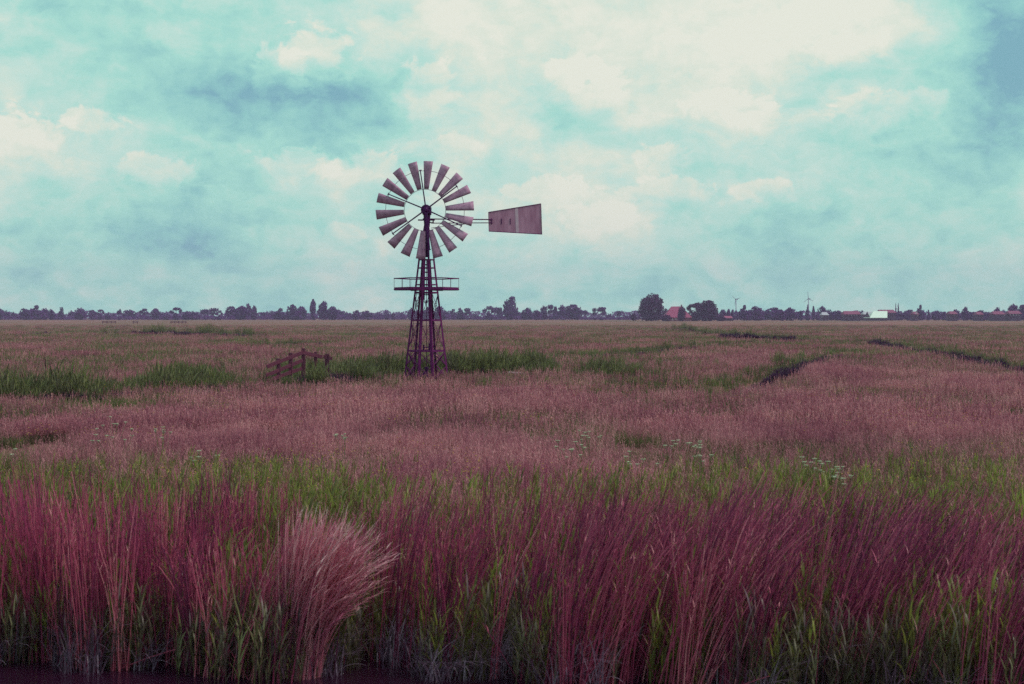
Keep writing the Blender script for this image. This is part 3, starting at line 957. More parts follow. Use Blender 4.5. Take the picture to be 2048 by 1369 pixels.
# mast: narrow inner frame from the tower up to the head
m = MB()
zm0, zm1 = Z(600), Z(455)
for sx in (-1, 1):
    for sy in (-1, 1):
        m.bar((sx * .13, sy * .13, zm0), (sx * .085, sy * .085, zm1), .075, .075)
for py in (470, 480, 490, 500, 510, 520, 530, 545, 560, 575, 590):
    z = Z(py); h = .085 + .045 * (zm1 - z) / (zm1 - zm0)
    for sy in (-1, 1):
        m.box((0, sy * h, z), (2 * h, .03, .05))
        m.box((sy * h, 0, z), (.03, 2 * h, .05))
m.build('mast', M['steel_dark'], mill)
MB().tube([(0, 0, Z(515)), (0, 0, Z(448))], .115, 12, .10).build('mast_tube', M['steel_dark'], mill, smooth=True)
MB().tube([(0, 0, -.1), (0, 0, Z(520))], .014, 6).build('pump_rod', M['steel'], mill)
MB().tube([(0, 0, Z(607)), (0, 0, Z(605.5)), (0, 0, Z(601))], .055, 8, .05).build('rod_coupling', M['steel_dark'], mill)
# rods from the head to the tower top
m = MB()
for s_ in (-1, 1):
    for t_ in (-1, 1):
        m.bar((s_ * hw_top, t_ * hw_top * .8, Z(520)), (s_ * .10, t_ * .08, Z(452)), .03, .03)
m.build('head_stay', M['steel'], mill)
# pump on the lower frame
m = MB()
zz = Z(702)
m.box((0.02, -.35, zz), (1.0, .18, .09)); m.box((-.12, -.35, zz + .15), (.07, .09, .28)); m.box((.15, -.35, zz + .19), (.07, .09, .36)); m.box((.01, -.35, zz + .17), (.30, .06, .05))
m.build('pump_bracket', M['steel_dark'], mill, .006)
m = MB(); m.tube([(0, 0, -.2), (0, 0, Z(737))], .06, 10).tube([(0, 0, Z(739)), (0, 0, Z(734))], .10, 10)
m.tube([(0, 0, Z(741)), (-.5, -.2, .1)], .05, 8)
m.build('pump_barrel', M['steel_dark'], mill, smooth=False)

# head, wheel and tail
head = empty('wheel_head', (0, 0, Z(423)), 0, mill)
m = MB(); m.box((.02, .0, .02), (.42, .46, .40)).build('gearbox', M['steel_dark'], head, .05)
m = MB(); m.tube([(.02, -.34, .02), (.02, -.75, .02)], .19, 16, .15).tube([(.02, -.72, .02), (.02, -.84, .02)], .25, 16, .22).tube([(.02, -.84, .02), (.02, -.92, .02)], .14, 12, .05)
m.build('hub', M['steel_dark'], head, smooth=False)
m = MB(); m.tube([(.02, 0, -.15), (.02, 0, -.5), (.02, 0, Z(455) - Z(423))], .17, 10, .13); m.box((.0, -.05, -.42), (.8, .07, .06)); m.build('turntable', M['steel_dark'], head)
m = MB(); m.bar((.02, -.22, -.18), (.02, -.22, .16), .34, .2, .44).build('gear_cover', M['steel_dark'], head, .03)

wheel = empty('wind_wheel', (0, 0, Z(423)), 0, mill)
WY = -.72
OX = -.03
Ri, Ro, Rr = 41.5 * K, 97 * K, 78 * K


def blade_mesh(ang, rnd):
    nr, nc = 7, 5
    pitch = R(17 + rnd.uniform(-2, 2))
    V_ = []; F_ = []
    Ri_ = Ri + rnd.uniform(-.01, .01)
    for side in (0, 1):
        for i in range(nr):
            r = Ri_ + (Ro - Ri_) * i / (nr - 1)
            w = .235 + (.475 - .235) * i / (nr - 1)
            for j in range(nc):
                u = j / (nc - 1) - .5
                c = .13 * w * (1 - 4 * u * u)          # curved sheet
                tx = u * w * math.cos(pitch) + c * math.sin(pitch)
                ty = u * w * math.sin(pitch) - c * math.cos(pitch) + side * .006
                V_.append((OX + r * math.cos(ang) - tx * math.sin(ang), WY + ty, r * math.sin(ang) + tx * math.cos(ang)))
    n_ = nr * nc
    for i in range(nr - 1):
        for j in range(nc - 1):
            a = i * nc + j
            F_.append((a, a + 1, a + nc + 1, a + nc)); F_.append((n_ + a, n_ + a + nc, n_ + a + nc + 1, n_ + a + 1))
    edge = [j for j in range(nc)] + [i * nc + nc - 1 for i in range(1, nr)] + [(nr - 1) * nc + j for j in range(nc - 2, -1, -1)] + [i * nc for i in range(nr - 2, 0, -1)]
    for a, b in zip(edge, edge[1:] + edge[:1]): F_.append((a, n_ + a, n_ + b, b))
    return MB().add(V_, F_)


rb = random.Random(3)
for k in range(18):
    ang = R(5.5 + 20 * k + rb.uniform(-.8, .8))
    blade_mesh(ang, rb).build('blade', M['blade'], wheel, smooth=True)
    # clip that holds the blade on the outer ring
    c, s_ = math.cos(ang), math.sin(ang)
    m = MB(); p = Vector((OX + Rr * c, WY - .03, Rr * s_))
    m.bar(p - Vector((-s_, 0, c)) * .13, p + Vector((-s_, 0, c)) * .05, .025, .03)
    m.build('blade_clip', M['steel_dark'], wheel)
MB().ring((OX, WY + .02, 0), Rr, .011).build('outer_ring', M['steel'], wheel)
MB().ring((OX, WY + .02, 0), Ri - .01, .011).build('inner_ring', M['steel'], wheel)
for k in range(6):
    ang = R(36.5 + 60 * k)
    c, s_ = math.cos(ang), math.sin(ang)
    m = MB()
    p0 = Vector((.02 + .12 * c, WY - .10, .02 + .12 * s_)); p1 = Vector((OX + 79 * K * c, WY - .10, 79 * K * s_))
    m.bar(p0, p1, .12, .06, w2=.085)
    m.bar(p1, p1 + Vector((0, .12, 0)), .04, .04)
    t_ = Vector((-s_, 0, c))
    m.bar(p1 - t_ * .07, p1 + t_ * .07, .035, .035)
    m.build('wheel_arm', M['steel_dark'], wheel)

tail = empty('tail', (0, 0, Z(423)), 0, mill)


def H(px, py, dy=.12): return Vector((XD(px, MD) - mx, dy, ZD(py, MD) - ZD(423, MD)))


m = MB(); m.bar(H(845, 438.0), H(985, 438.8, .3), .05, .05); m.build('tail_rod', M['steel'], tail)
m = MB(); m.bar(H(862, 446.5), H(985, 445.3, .3), .04, .04); m.build('tail_rod', M['steel'], tail)
m = MB(); m.bar(H(862, 456.5, .05), H(900, 451), .025, .025).bar(H(900, 451), H(940, 446.8, .2), .04, .04).bar(H(866, 438), H(866, 446.5), .06, .04).bar(H(855, 444), H(868, 446.5), .05, .05)
m.build('tail_stay', M['steel'], tail)
v = [H(976.5, 424.2, .3), H(1082.5, 406.4, .5), H(1084.5, 467.8, .5), H(977.5, 462.3, .3)]
vane = MB().prism(v, (0, -.01, 0), (0, .01, 0)).build('vane', M['vane'], tail)
m = MB()
for a, b in zip(v, v[1:] + v[:1]): m.bar(a + Vector((0, -.018, 0)), b + Vector((0, -.018, 0)), .014, .035)
m.build('vane_edge', M['steel'], vane)
for q in (983, 1003, 1020.5):
    m = MB(); dy = .3 + .2 * (q - 976) / 107 - .022
    m.bar(H(q, 436.5, dy), H(q, 448, dy), .035, .02).build('slot', M['steel_dark'], vane)
m = MB()
pp = [H(1030, 416, .4), H(1036, 415, .41), H(1038, 464.8, .41), H(1032, 464.4, .4)]
m.prism(pp, (0, -.017, 0), (0, -.011, 0)); m.build('seam', M['vane_light'], vane)

# ---------------------------------------------------------------- the leaning post and rail fence on the ditch dam
FD = 66.0
fence = empty('wooden_fence', (XD(600, FD), FD, 0))
tag(fence, 'weathered post and rail fence sloping into the reeds left of the windmill', 'fence')


def FP(px, py, d=FD): return Vector((XD(px, d) - XD(600, FD), d - FD, ZD(py, d)))


deps = {557: 65.3, 581: 65.8, 607: 66.4, 631: 67.2, 655: 68.0}
for (px, ty, tilt, w) in [(557, 717, .02, .18), (581.5, 706, -.01, .19), (607, 697, .0, .18), (631, 704, .03, .15), (654.5, 708.5, -.02, .2)]:
    d = deps[int(px)] if int(px) in deps else 68.0
    t_ = FP(px, ty, d); b_ = Vector((t_.x + tilt * 1.5, t_.y, -1.0))
    m = MB().bar(b_, t_, w, w, w2=w * .92); m.build('post', M['wood'], fence, .012)
rails = [((534.5, 733.5, 64.8), (607, 705, 66.35)), ((607, 705.5, 66.35), (645, 714.5, 67.6)), ((533, 751.5, 64.8), (606, 721, 66.35)),
         ((533.5, 763, 64.8), (604, 737, 66.3)), ((648, 714, 67.8), (664, 717.5, 68.4))]
for a, b in rails:
    pa, pb = FP(*a), FP(*b)
    pa.y -= .11; pb.y -= .11
    MB().bar(pa, pb, .05, .17).build('rail', M['wood'], fence, .008)

# plank across two short posts by the ditch
PD = 73.5
pb_ = empty('plank_landing', (XD(1034, PD), PD, 0))
tag(pb_, 'small pale board on two short posts at the ditch right of the windmill', 'plank')
zt = ZD(746.5, PD)
m = MB().add([], []); m.bar((-.43, 0, zt + .035), (.43, -.05, zt - .03), .28, .07); m.build('board', M['plank'], pb_, .01)
for s_ in (-1, 1):
    MB().box((s_ * .36, 0, (zt - .12 - .4) / 2), (.09, .09, zt - .10 + .4)).build('post', M['wood'], pb_)

# lone post far out
d = 300.0
MB().bar((0, 0, -.3), (0.05, 0, ZD(653.5, d)), .22, .22).build('field_post', M['wood']).location = (XD(1379, d), d, 0)
tag(bpy.data.objects['field_post'], 'single dark post standing in the far meadow below the red roofed farm', 'post')

# small field gates in the far left meadow
for i, (px, w, lb) in enumerate([(218, 26, 'low dark timber gate in the far left meadow, the widest one'), (271, 9, 'short dark timber gate far out between the other two'),
                                 (357, 30, 'low dark timber gate far out, nearest the tall pair of trees')]):
    d = 600.0
    g_ = empty('field_gate', (XD(px, d), d, 0)); tag(g_, lb, 'gate', 'far field gates on the left')
    hwid = w / F * d / 2; ht = 1.1
    npost = max(2, int(w / 7) + 1)
    for k in range(npost):
        MB().box((-hwid + 2 * hwid * k / (npost - 1), 0, ht / 2 - .2), (.25, .2, ht + .5)).build('post', M['wood'], g_)
    for zz_ in (.45, .95):
        MB().box((0, -.16, zz_), (2 * hwid + .3, .08, .2)).build('rail', M['wood'], g_)


# ---------------------------------------------------------------- trees
def crown_mesh(name, lobes, n, leaf, seed, shell=.65):
    g = np.random.default_rng(seed)
    vol = np.array([l[3] * l[4] * l[5] for l in lobes]) ** .75; pr = vol / vol.sum()
    li = g.choice(len(lobes), n, p=pr)
    Lb = np.array([l[:6] for l in lobes])[li]
    dv = g.normal(0, 1, (n, 3)); dv /= np.linalg.norm(dv, axis=1, keepdims=True)
    rad = np.where(g.random(n) < shell, g.uniform(.82, 1.05, n), g.uniform(.1, .85, n))
    # lumpy outline
    lump = 1 + .42 * (fbm(dv[:, 0] * 3 + li * 7.1 + 20, dv[:, 2] * 3 + dv[:, 1] * 2 + 20, seed) - .5) * 2
    c = Lb[:, :3] + dv * Lb[:, 3:] * (rad * lump)[:, None]
    nr = g.normal(0, 1, (n, 3)) * .7 + dv; nr /= np.linalg.norm(nr, axis=1, keepdims=True)
    a = np.cross(nr, g.normal(0, 1, (n, 3))); a /= np.linalg.norm(a, axis=1, keepdims=True); b = np.cross(nr, a)
    s = leaf * g.uniform(.5, 1.3, n)[:, None]
    V_ = np.stack([c - a * s - b * s * .3, c + a * s * .2 - b * s, c + a * s + b * s * .25, c - a * s * .25 + b * s], 1).reshape(-1, 3)
    t = np.repeat(np.clip(g.normal(.5, .25, n), 0, 1), 4)
    return np_mesh(name, V_, np.arange(n * 4).reshape(-1, 4), {'tint': t})


def trunk_mesh(lobes, r=.03, seed=0):
    m = MB(); g = random.Random(seed)
    zt_ = max(l[2] for l in lobes)
    m.tube([(0, 0, -.04), (g.uniform(-.02, .02), 0, zt_ * .4), (0, 0, zt_)], r, 7, r * .4)
    for l in lobes[:7]:
        z0 = max(.12, l[2] * .5)
        m.tube([(0, 0, z0), (l[0] * .5, l[1] * .5, (z0 + l[2]) / 2 * .98), (l[0], l[1], l[2])], r * .5, 5, r * .2)
    me = bpy.data.meshes.new('trunk'); me.from_pydata(m.v, [], m.f); me.update(); me.materials.append(M['trunk'])
    return me


# unit shapes: width about 1, height 1.  lobe = x, y, z, rx, ry, rz
SH = {
    'round': [(0, 0, .58, .40, .38, .36), (-.25, .1, .42, .24, .24, .26), (.27, -.1, .45, .22, .24, .25), (.08, 0, .80, .22, .22, .17), (0, 0, .25, .34, .3, .22)],
    'round2': [(-.12, 0, .62, .34, .34, .33), (.22, .1, .52, .28, .28, .30), (-.3, -.1, .38, .2, .24, .26), (-.02, 0, .84, .18, .18, .14), (.05, 0, .24, .4, .3, .22)],
    'bushy': [(-.26, 0, .45, .24, .26, .38), (.05, 0, .58, .26, .3, .40), (.30, 0, .40, .20, .26, .34), (0, 0, .2, .46, .3, .2), (-.1, 0, .8, .14, .2, .14)],
    'tall': [(0, 0, .72, .38, .38, .26), (-.12, 0, .45, .36, .36, .26), (.14, 0, .4, .34, .34, .26), (.1, 0, .86, .24, .24, .13), (0, 0, .2, .4, .34, .2)],
    'umbrella': [(0, 0, .80, .44, .40, .15), (-.22, 0, .72, .24, .22, .12), (.26, 0, .75, .22, .22, .12), (.05, 0, .9, .2, .2, .09), (0, 0, .10, .22, .2, .12)],
    'loose': [(-.3, 0, .66, .18, .2, .13), (.05, 0, .84, .26, .24, .13), (.32, 0, .62, .17, .2, .14), (-.05, 0, .52, .16, .2, .12), (.02, 0, .22, .34, .3, .2)],
    'column': [(0, 0, .5, .42, .42, .40), (0, 0, .78, .32, .32, .2), (0, 0, .25, .36, .36, .24)],
    'conifer': [(0, 0, .2, .46, .46, .18), (0, 0, .40, .34, .34, .2), (0, 0, .62, .22, .22, .2), (0, 0, .84, .10, .1, .16)],
    'poplar': [(0, 0, .3, .40, .40, .28), (0, 0, .6, .38, .38, .3), (0, 0, .86, .22, .22, .14)],
    'low': [(-.2, 0, .5, .3, .3, .45), (.2, 0, .42, .3, .3, .42), (0, 0, .3, .46, .3, .3)],
}
LEAF = {'column': .10, 'conifer': .10, 'poplar': .12, 'umbrella': .055, 'loose': .055}
DESC = {'round': 'rounded', 'round2': 'broad rounded', 'bushy': 'dense bushy', 'tall': 'tall full', 'umbrella': 'flat topped bare stemmed',
        'loose': 'loose open crowned', 'column': 'tall columnar', 'conifer': 'pointed conifer', 'poplar': 'slim upright', 'low': 'low spreading'}
TREE = {}


def tree_proto(kind, var):
    if (kind, var) not in TREE:
        lobes = [tuple(c * (1 + .34 * (random.random() - .5)) for c in l) for l in SH[kind]]
        TREE[(kind, var)] = (crown_mesh('crown', lobes, 700, LEAF.get(kind, .075), 300 + hash_(kind) + var), trunk_mesh(lobes, .022 if kind in ('umbrella', 'loose') else .035, var))
        TREE[(kind, var)][0].materials.append(M['leaf_far'])
    return TREE[(kind, var)]


def hash_(s): return sum(ord(c) * (i + 3) for i, c in enumerate(s)) % 97


# px centre, px width, top row, kind, distance, landmark, ordinal label words
TREES = """0 18 618 round|14 12 622 low|28 12 625 low|52 22 619 round2|73 28 615 umbrellaround|90 18 618 round|104 14 619 bushy|122 12 618 tall|147 16 622 low|160 24 617.5 round|185 13 619 round2|200 17 620 loose|216 11 628 low|227 9 625 low|238 9 618 umbrella|260 25 619 round2|288 20 617 loose|311 17 617 round|322 10 624 low|333 12 625 low|352 23 616 loose|372 15 624 round|390 16 623 low|410 17 618 umbrella|428 19 619 umbrella|439 12 622 loose|465 25 615 round2|483 26 612 round|497 17 609 bushy|508 14 614 round|530 15 622 low|547 16 624 low|561 26 620 round2|588 28 611 bushy|603 20 613 round|626 12 600 column|646 19 601.5 tall|665 20 613 round|680 16 619 low|694 20 625 low|712 18 622 round|735 20 623 round2|758 20 625 low|774 12 624 low|786 10 624 loose|805 12 626 low|822 14 618 round|838 14 621 low|855 20 618 round2|878 27 615 round|892 14 620 low|906 14 618 loose|921 17 617.5 bushy|935 14 619 umbrella|952 18 628 low|978 22 614 loose|992 15 614 umbrella|1000 14 617 round|1020 28 598 tall|1036 14 622 low|1054 24 618 round|1074 16 619.5 round2|1088 13 611 bushy|1101 13 613 umbrella|1111 9 613 poplar|1124 20 612 round|1149 32 611.5 round2|1170 10 620 umbrella|1189 9 619 umbrella|1203 19 617 umbrella|1220 14 629 low|1238 10 624 umbrella|1251 12 630 low|1266 14 626 low|1446 14 619 round|1457 9 620 poplar|1465 8 621 poplar|1474 12 623 low|1489 20 615 round2|1500 14 620 round|1514 26 615 umbrellaround|1530 18 622 low|1545 36 617 round|1562 22 621 round2|1579 28 617 round|1600 13 621 tall|1615 10 613 conifer|1627 6 616 poplar|1636 8 619 conifer|1647 17 612.5 bushy|1662 18 621 low|1676 22 620.5 round2|1690 16 622 low|1726 9 621 bushy|1791.5 4.5 609 conifer|1796.5 5 608 conifer|1802 14 624 low|1817 24 621 round|1841 15 614.5 round2|1857 6 618 conifer|1873 22 621 round2|1893 22 620.5 low|1911 20 620.5 round|1930 15 616 round|1950 20 621 low|1963 16 619.5 round2|1980 18 621 low|1994 16 617 round|2009 16 620 low|2026 26 610 round|2047 18 612 round2|2070 24 616 round|2095 20 620 low|-20 22 620 round2|-42 24 617 round"""
LM = [(-100, 'the left edge of the view'), (112, 'the lone upright tree'), (229, 'the thin stemmed tree'), (444, 'the wide left gap'), (619, 'the tall twin trees'), (800, 'the windmill tower'), (970, 'the gap beyond the windmill'), (1010, 'the towering middle tree'), (1160, 'the low hedge stretch'),
      (1440, 'the farm trees'), (1606, 'the second wind turbine'), (1740, 'the white roofed barn'), (1865, 'the small pointed tree'), (2000, 'the right end of the row')]
ORD = ['first', 'second', 'third', 'fourth', 'fifth', 'sixth', 'seventh', 'eighth', 'ninth', 'tenth', 'eleventh', 'twelfth', 'thirteenth', 'fourteenth', 'fifteenth']
SPECIAL = {626: 'tall narrow tree, left one of the tallest pair left of the windmill', 646: 'tall wide tree, right one of the tallest pair left of the windmill',
           1020: 'tall full tree towering over the far row right of the windmill', 1615: 'pointed conifer at the foot of the second wind turbine',
           1791.5: 'slim dark cypress, left one of the pair beside the white roofed barn', 1796.5: 'slim dark cypress, right one of the pair beside the white roofed barn',
           2026: 'large rounded tree at the right end of the far row'}
rows = []
for item in TREES.split('|'):
    a = item.split(); rows.append((float(a[0]), float(a[1]), float(a[2]), a[3]))
rows.sort()
cnt = {}
rt = random.Random(11)
for (px, w, ty, kind) in rows:
    if kind == 'umbrellaround': kind = 'round2'
    D = 1120 + rt.uniform(-45, 60) + (60 if kind == 'low' else 0)
    if px > 1440: D -= 150
    var = rt.randrange(4)
    cm, tm = tree_proto(kind, var)
    root = empty('poplar_tree' if kind in ('poplar',) else 'conifer_tree' if kind == 'conifer' else 'tree', (XD(px, D), D, -.1), rt.uniform(-.6, .6))
    wid = w / F * D * 1.12; hgt = ZD(ty, D) + .1
    root.scale = (wid, wid * .9, hgt)
    link_obj('crown', cm, parent=root); link_obj('trunk', tm, parent=root)
    lm = [l for l in LM if l[0] <= px][-1]
    i = cnt.get(lm, 0); cnt[lm] = i + 1
    if px in SPECIAL: lb = SPECIAL[px]
    else: lb = '%s tree in far row, %s after %s' % (DESC[kind], ORD[i], lm[1])
    tag(root, lb, 'tree', 'trees of the far row')

# scrub between and under the far trees
g = np.random.default_rng(5)


def scrub(name, x0, x1, D, dd, n, base_h, var, leaf, skip=()):
    px = g.uniform(x0, x1, n)
    h = base_h + var * fbm(px / 22, px * 0 + 3, 44)
    for a, b, k_ in skip: h = np.where((px > a) & (px < b), h * k_, h)
    d = D + g.uniform(-dd, dd, n)
    z = h * g.random(n) ** .8
    c = np.stack([(px - 1024) / F * d, d, z], -1)
    a = g.normal(0, 1, (n, 3)); a /= np.linalg.norm(a, axis=1, keepdims=True)
    b = np.cross(a, g.normal(0, 1, (n, 3))); b /= np.linalg.norm(b, axis=1, keepdims=True)
    s = leaf * g.uniform(.5, 1.3, n)[:, None]
    V_ = np.stack([c - a * s, c - b * s, c + a * s, c + b * s], 1).reshape(-1, 3)
    o = link_obj(name, np_mesh(name, V_, np.arange(n * 4).reshape(-1, 4), {'tint': np.repeat(g.random(n), 4)}), M['leaf_far'])
    tag(o, kind='stuff')


scrub('undergrowth', -350, 2450, 1165, 22, 30000, 1.5, 3.6, .62, skip=((1160, 1275, .55), (940, 972, .6)))
scrub('far_woods', -500, 2600, 1750, 60, 14000, 3.5, 8.0, 1.5)

# ---------------------------------------------------------------- the farm with its big trees
def big_tree(name, px, w, ty, D, lobes, n, leaf, seed, label, cat='tree'):
    root = empty(name, (XD(px, D), D, -.1)); tag(root, label, cat, 'trees round the farm')
    wid = w / F * D; hgt = ZD(ty, D) + .1
    lo = [(l[0] * wid, l[1] * wid, l[2] * hgt, l[3] * wid, l[4] * wid, l[5] * hgt) for l in lobes]
    o = link_obj('crown', crown_mesh('crown', lo, n, leaf, seed, .6), M['leaf_farm'], root)
    m = MB(); m.tube([(0, 0, -.3), (.1, 0, hgt * .3), (0, 0, hgt * .75)], wid * .035, 8, wid * .012)
    for l in lo[:7]: m.tube([(0, 0, hgt * .18), (l[0] * .5, l[1] * .5, l[2] * .7), (l[0], l[1], l[2])], wid * .018, 5, wid * .006)
    m.build('trunk', M['trunk'], root)
    return root


FDm = 880.0
big_tree('broadleaf_tree', 1302, 54, 588.5, FDm, [(.02, 0, .50, .40, .38, .38), (.04, 0, .74, .29, .3, .24), (-.16, 0, .64, .24, .3, .22), (.24, 0, .70, .17, .24, .18), (.18, 0, .90, .12, .2, .09), (.32, 0, .45, .15, .2, .22), (-.32, 0, .38, .15, .2, .22), (.40, 0, .74, .06, .1, .08), (0, 0, .18, .46, .34, .18), (-.46, 0, .34, .06, .1, .06)], 7000, .42, 401, 'huge dark rounded tree on the left of the red roofed farm')
big_tree('broadleaf_tree', 1412, 44, 599.5, FDm - 10, [(.06, 0, .50, .40, .36, .38), (.10, 0, .82, .27, .3, .17), (-.24, 0, .55, .26, .3, .28), (.32, 0, .42, .2, .3, .32), (0, 0, .2, .52, .36, .2)], 5200, .42, 402,
         'dark domed tree on the right of the red roofed farm')
big_tree('broadleaf_tree', 1388, 24, 604.5, FDm + 5, [(.0, 0, .80, .42, .36, .10), (-.42, 0, .68, .2, .2, .13), (.22, 0, .86, .3, .3, .1), (0, 0, .26, .55, .36, .27), (-.25, 0, .5, .12, .2, .08)], 2200, .36, 403,
         'open crowned tree with a gap of sky, between farmhouse and domed tree')
big_tree('bush', 1364, 19, 613, FDm - 25, [(0, 0, .5, .42, .4, .46), (-.2, 0, .35, .3, .3, .33), (.05, 0, .84, .14, .2, .14)], 1300, .36, 404, 'dark pointed bush in front of the right end of the red roof', 'bush')
big_tree('bush', 1331, 13, 616, FDm + 25, [(0, 0, .6, .4, .4, .38), (0, 0, .3, .5, .4, .3)], 700, .36, 405, 'small bush behind the left slope of the red roof', 'bush')
big_tree('bush', 1332, 22, 630, FDm - 30, [(0, 0, .5, .5, .3, .48)], 700, .34, 406, 'low dark bush before the left corner of the farmhouse', 'bush')
big_tree('bush', 1440, 24, 632, FDm - 20, [(0, 0, .5, .5, .3, .48)], 700, .34, 407, 'low scrub bush at the right foot of the domed farm tree', 'bush')
big_tree('bush', 1268, 12, 627, FDm + 20, [(0, 0, .5, .5, .3, .48)], 400, .34, 408, 'low pale bush at the left foot of the huge farm tree', 'bush')


def house(name, px, w, base_d, eave_y, ridge_y, hip, walls, roof, label, wins=(), dep=8.0, cat='house', chimney=False, rz=0.0, group=None, skew=0, skewL=0):
    """gabled or hipped building seen broadside; w = eave width in photograph pixels"""
    D = base_d; s_ = D / F
    root = empty(name, (XD(px, D), D, 0), rz); tag(root, label, cat, group)
    hwid = w * s_ / 2; ze = ZD(eave_y, D); zr_ = ZD(ridge_y, D); h_ = hip * s_
    m = MB(); m.box((0, dep / 2, (ze - .5) / 2), (2 * hwid - .5, dep - .5, ze + .5))
    if not hip:
        for s in (-1, 1):
            m.prism([(s * (hwid - .28), .3, ze), (s * (hwid - .28), dep - .3, ze), (s * (hwid - .28), dep / 2, zr_ - .25)], (-.02, 0, 0), (.02, 0, 0))
    m.build('wall', walls, root)
    a = [(-hwid, -.3, ze - .1), (hwid, -.3, ze - .1), (hwid, dep + .3, ze - .1), (-hwid, dep + .3, ze - .1), (-hwid + h_ + skewL, dep / 2, zr_), (hwid - h_ + skew, dep / 2, zr_)]
    t = .22
    vs = [Vector(p) for p in a] + [Vector(p) - Vector((0, 0, t)) for p in a]
    fs = [(0, 1, 5, 4), (2, 3, 4, 5), (1, 2, 5), (3, 0, 4), (6, 10, 11, 7), (8, 11, 10, 9), (7, 11, 8), (9, 10, 6), (0, 6, 7, 1), (1, 7, 8, 2), (2, 8, 9, 3), (3, 9, 6, 0)]
    rf = MB().add(vs, fs).build('roof', roof, root)
    if chimney:
        MB().box((hwid * .35, dep / 2, zr_ + .3), (.8, .8, 1.6)).build('chimney', M['brick'], rf)
    for (wx, wy, ww, wh) in wins:
        X0 = XD(wx, D) - XD(px, D); Z0 = ZD(wy, D)
        f = MB().box((X0, .22, Z0), (ww * s_, .12, wh * s_)).build('window', M['white_paint'], root)
        MB().box((X0, .14, Z0), (ww * s_ * .55, .06, wh * s_ * .5)).build('pane', M['window'], f)
    return root


house('farmhouse', 1356, 56, FDm, 635, 613.2, 17.5, M['brick'], M['red_roof'], 'farmhouse with a big hipped red tile roof between two dark trees', ((1345, 639, 2, 2.5), (1352, 639, 2, 2.5)), dep=15, chimney=True)
house('barn', 1456, 19, FDm + 40, 636, 632.5, 1, M['dark_brick'], M['red_roof'], 'low barn with a dull red roof right of the farm trees', (), dep=7, cat='barn')
VD = 960.0
house('barn', 1757, 35, VD - 20, 635.6, 622.5, 0, M['dark_brick'], M['white_roof'], 'big barn with a bright white roof in the village at the right', (), dep=16, cat='barn', skew=2.2, skewL=4.6)
house('shed', 1738, 22, VD + 20, 628.6, 624.0, 2, M['dark_brick'], M['pale_roof'], 'lower shed with a pale grey roof left of the white roofed barn', (), dep=9, cat='shed')
house('barn', 1776, 34, VD + 30, 625.5, 619.8, 2, M['dark_brick'], M['dark_roof'], 'long barn with a dark red roof behind the white roofed barn', (), dep=12, cat='barn')
house('village_house', 1651, 14, VD, 630, 624.8, 2, M['dark_brick'], M['pale_roof'], 'small house with a pale roof right of the second wind turbine', ((1645, 634, 1.2, 1.5),), dep=8, group='village houses at the right')
vh = [(1705, 34, 628.5, 622.5, 2, M['dark_roof'], 'long low house with a row of white windows left of the pale shed', [(1697 + 0, 630.5, 2.0, 1.5), (1703, 630.5, 1.5, 1.3), (1709, 630.5, 1.5, 1.3), (1713.5, 630, 1.5, 1.5)]),
      (1833, 10, 628.5, 623.5, 1, M['dark_roof'], 'small house with a bright white gable window beside a round tree', [(1833, 626.5, 2.6, 3.0), (1835.5, 631.5, 2.4, 1.2)]),
      (1908, 16, 628, 623, 2, M['dark_roof'], 'dark roofed house with one white window in the right half of the village', [(1908.5, 630.2, 1.7, 1.8)]),
      (1961, 14, 629, 624, 2, M['dark_roof'], 'small dark house with a single pale window, third house from the right', [(1960, 630.5, 1.3, 1.6)]),
      (1999, 24, 628.5, 623, 2, M['dark_roof'], 'dark house with three pale windows beside the last big tree', [(1992.5, 630.5, 1.5, 1.5), (2000, 629.5, 1.3, 1.3), (2009, 630.5, 1.6, 1.6)]),
      (2031, 26, 627.5, 622, 2, M['dark_roof'], 'last house at the right end with several white windows', [(2021, 630, 1.4, 1.8), (2027, 630.2, 1.6, 2.2), (2033, 630.2, 1.4, 1.8), (2038, 630.4, 1.3, 1.6), (2011 + 12, 625.5, 3.4, .8)])]
for (px, w, ey, ry, hp, rf, lb, wn) in vh:
    house('village_house', px, w, VD - 60, ey, ry, hp, M['dark_brick'], rf, lb, wn, dep=9, group='village houses at the right')


def turbine(px, hub_y, D, angs, lens, label):
    root = empty('wind_turbine', (XD(px, D), D, 0)); tag(root, label, 'wind turbine', 'wind turbines behind the village')
    zh = ZD(hub_y, D); s_ = D / F
    MB().tube([(0, 0, -.5), (0, 0, zh)], 1.0 * s_, 12, .6 * s_).build('tower', M['turbine'], root, smooth=True)
    MB().box((1.2 * s_, .5, zh + .2), (5.0 * s_, 1.6, 1.3 * s_)).build('nacelle', M['turbine'], root, .1)
    rot = empty('rotor', (-.6 * s_, -.9, zh + .2), 0, root)
    MB().tube([(0, .5, 0), (0, -.3, 0)], .9 * s_, 10, .6 * s_).build('rotor_hub', M['turbine'], rot)
    for a, l in zip(angs, lens):
        c, s2 = math.cos(R(a)), math.sin(R(a))
        MB().bar((0, 0, 0), (c * l * s_, 0, s2 * l * s_), 1.2 * s_, .25, w2=.35 * s_, up=(0, 1, 0)).build('rotor_blade', M['turbine'], rot)


turbine(1472, 599.5, 1350, (258, 18, 138), (13, 10, 10), 'slim wind turbine rising behind the trees right of the farm')
turbine(1617, 598.5, 1350, (95, 215, 335), (15, 12, 11), 'slim wind turbine with an upright blade above a pointed conifer')

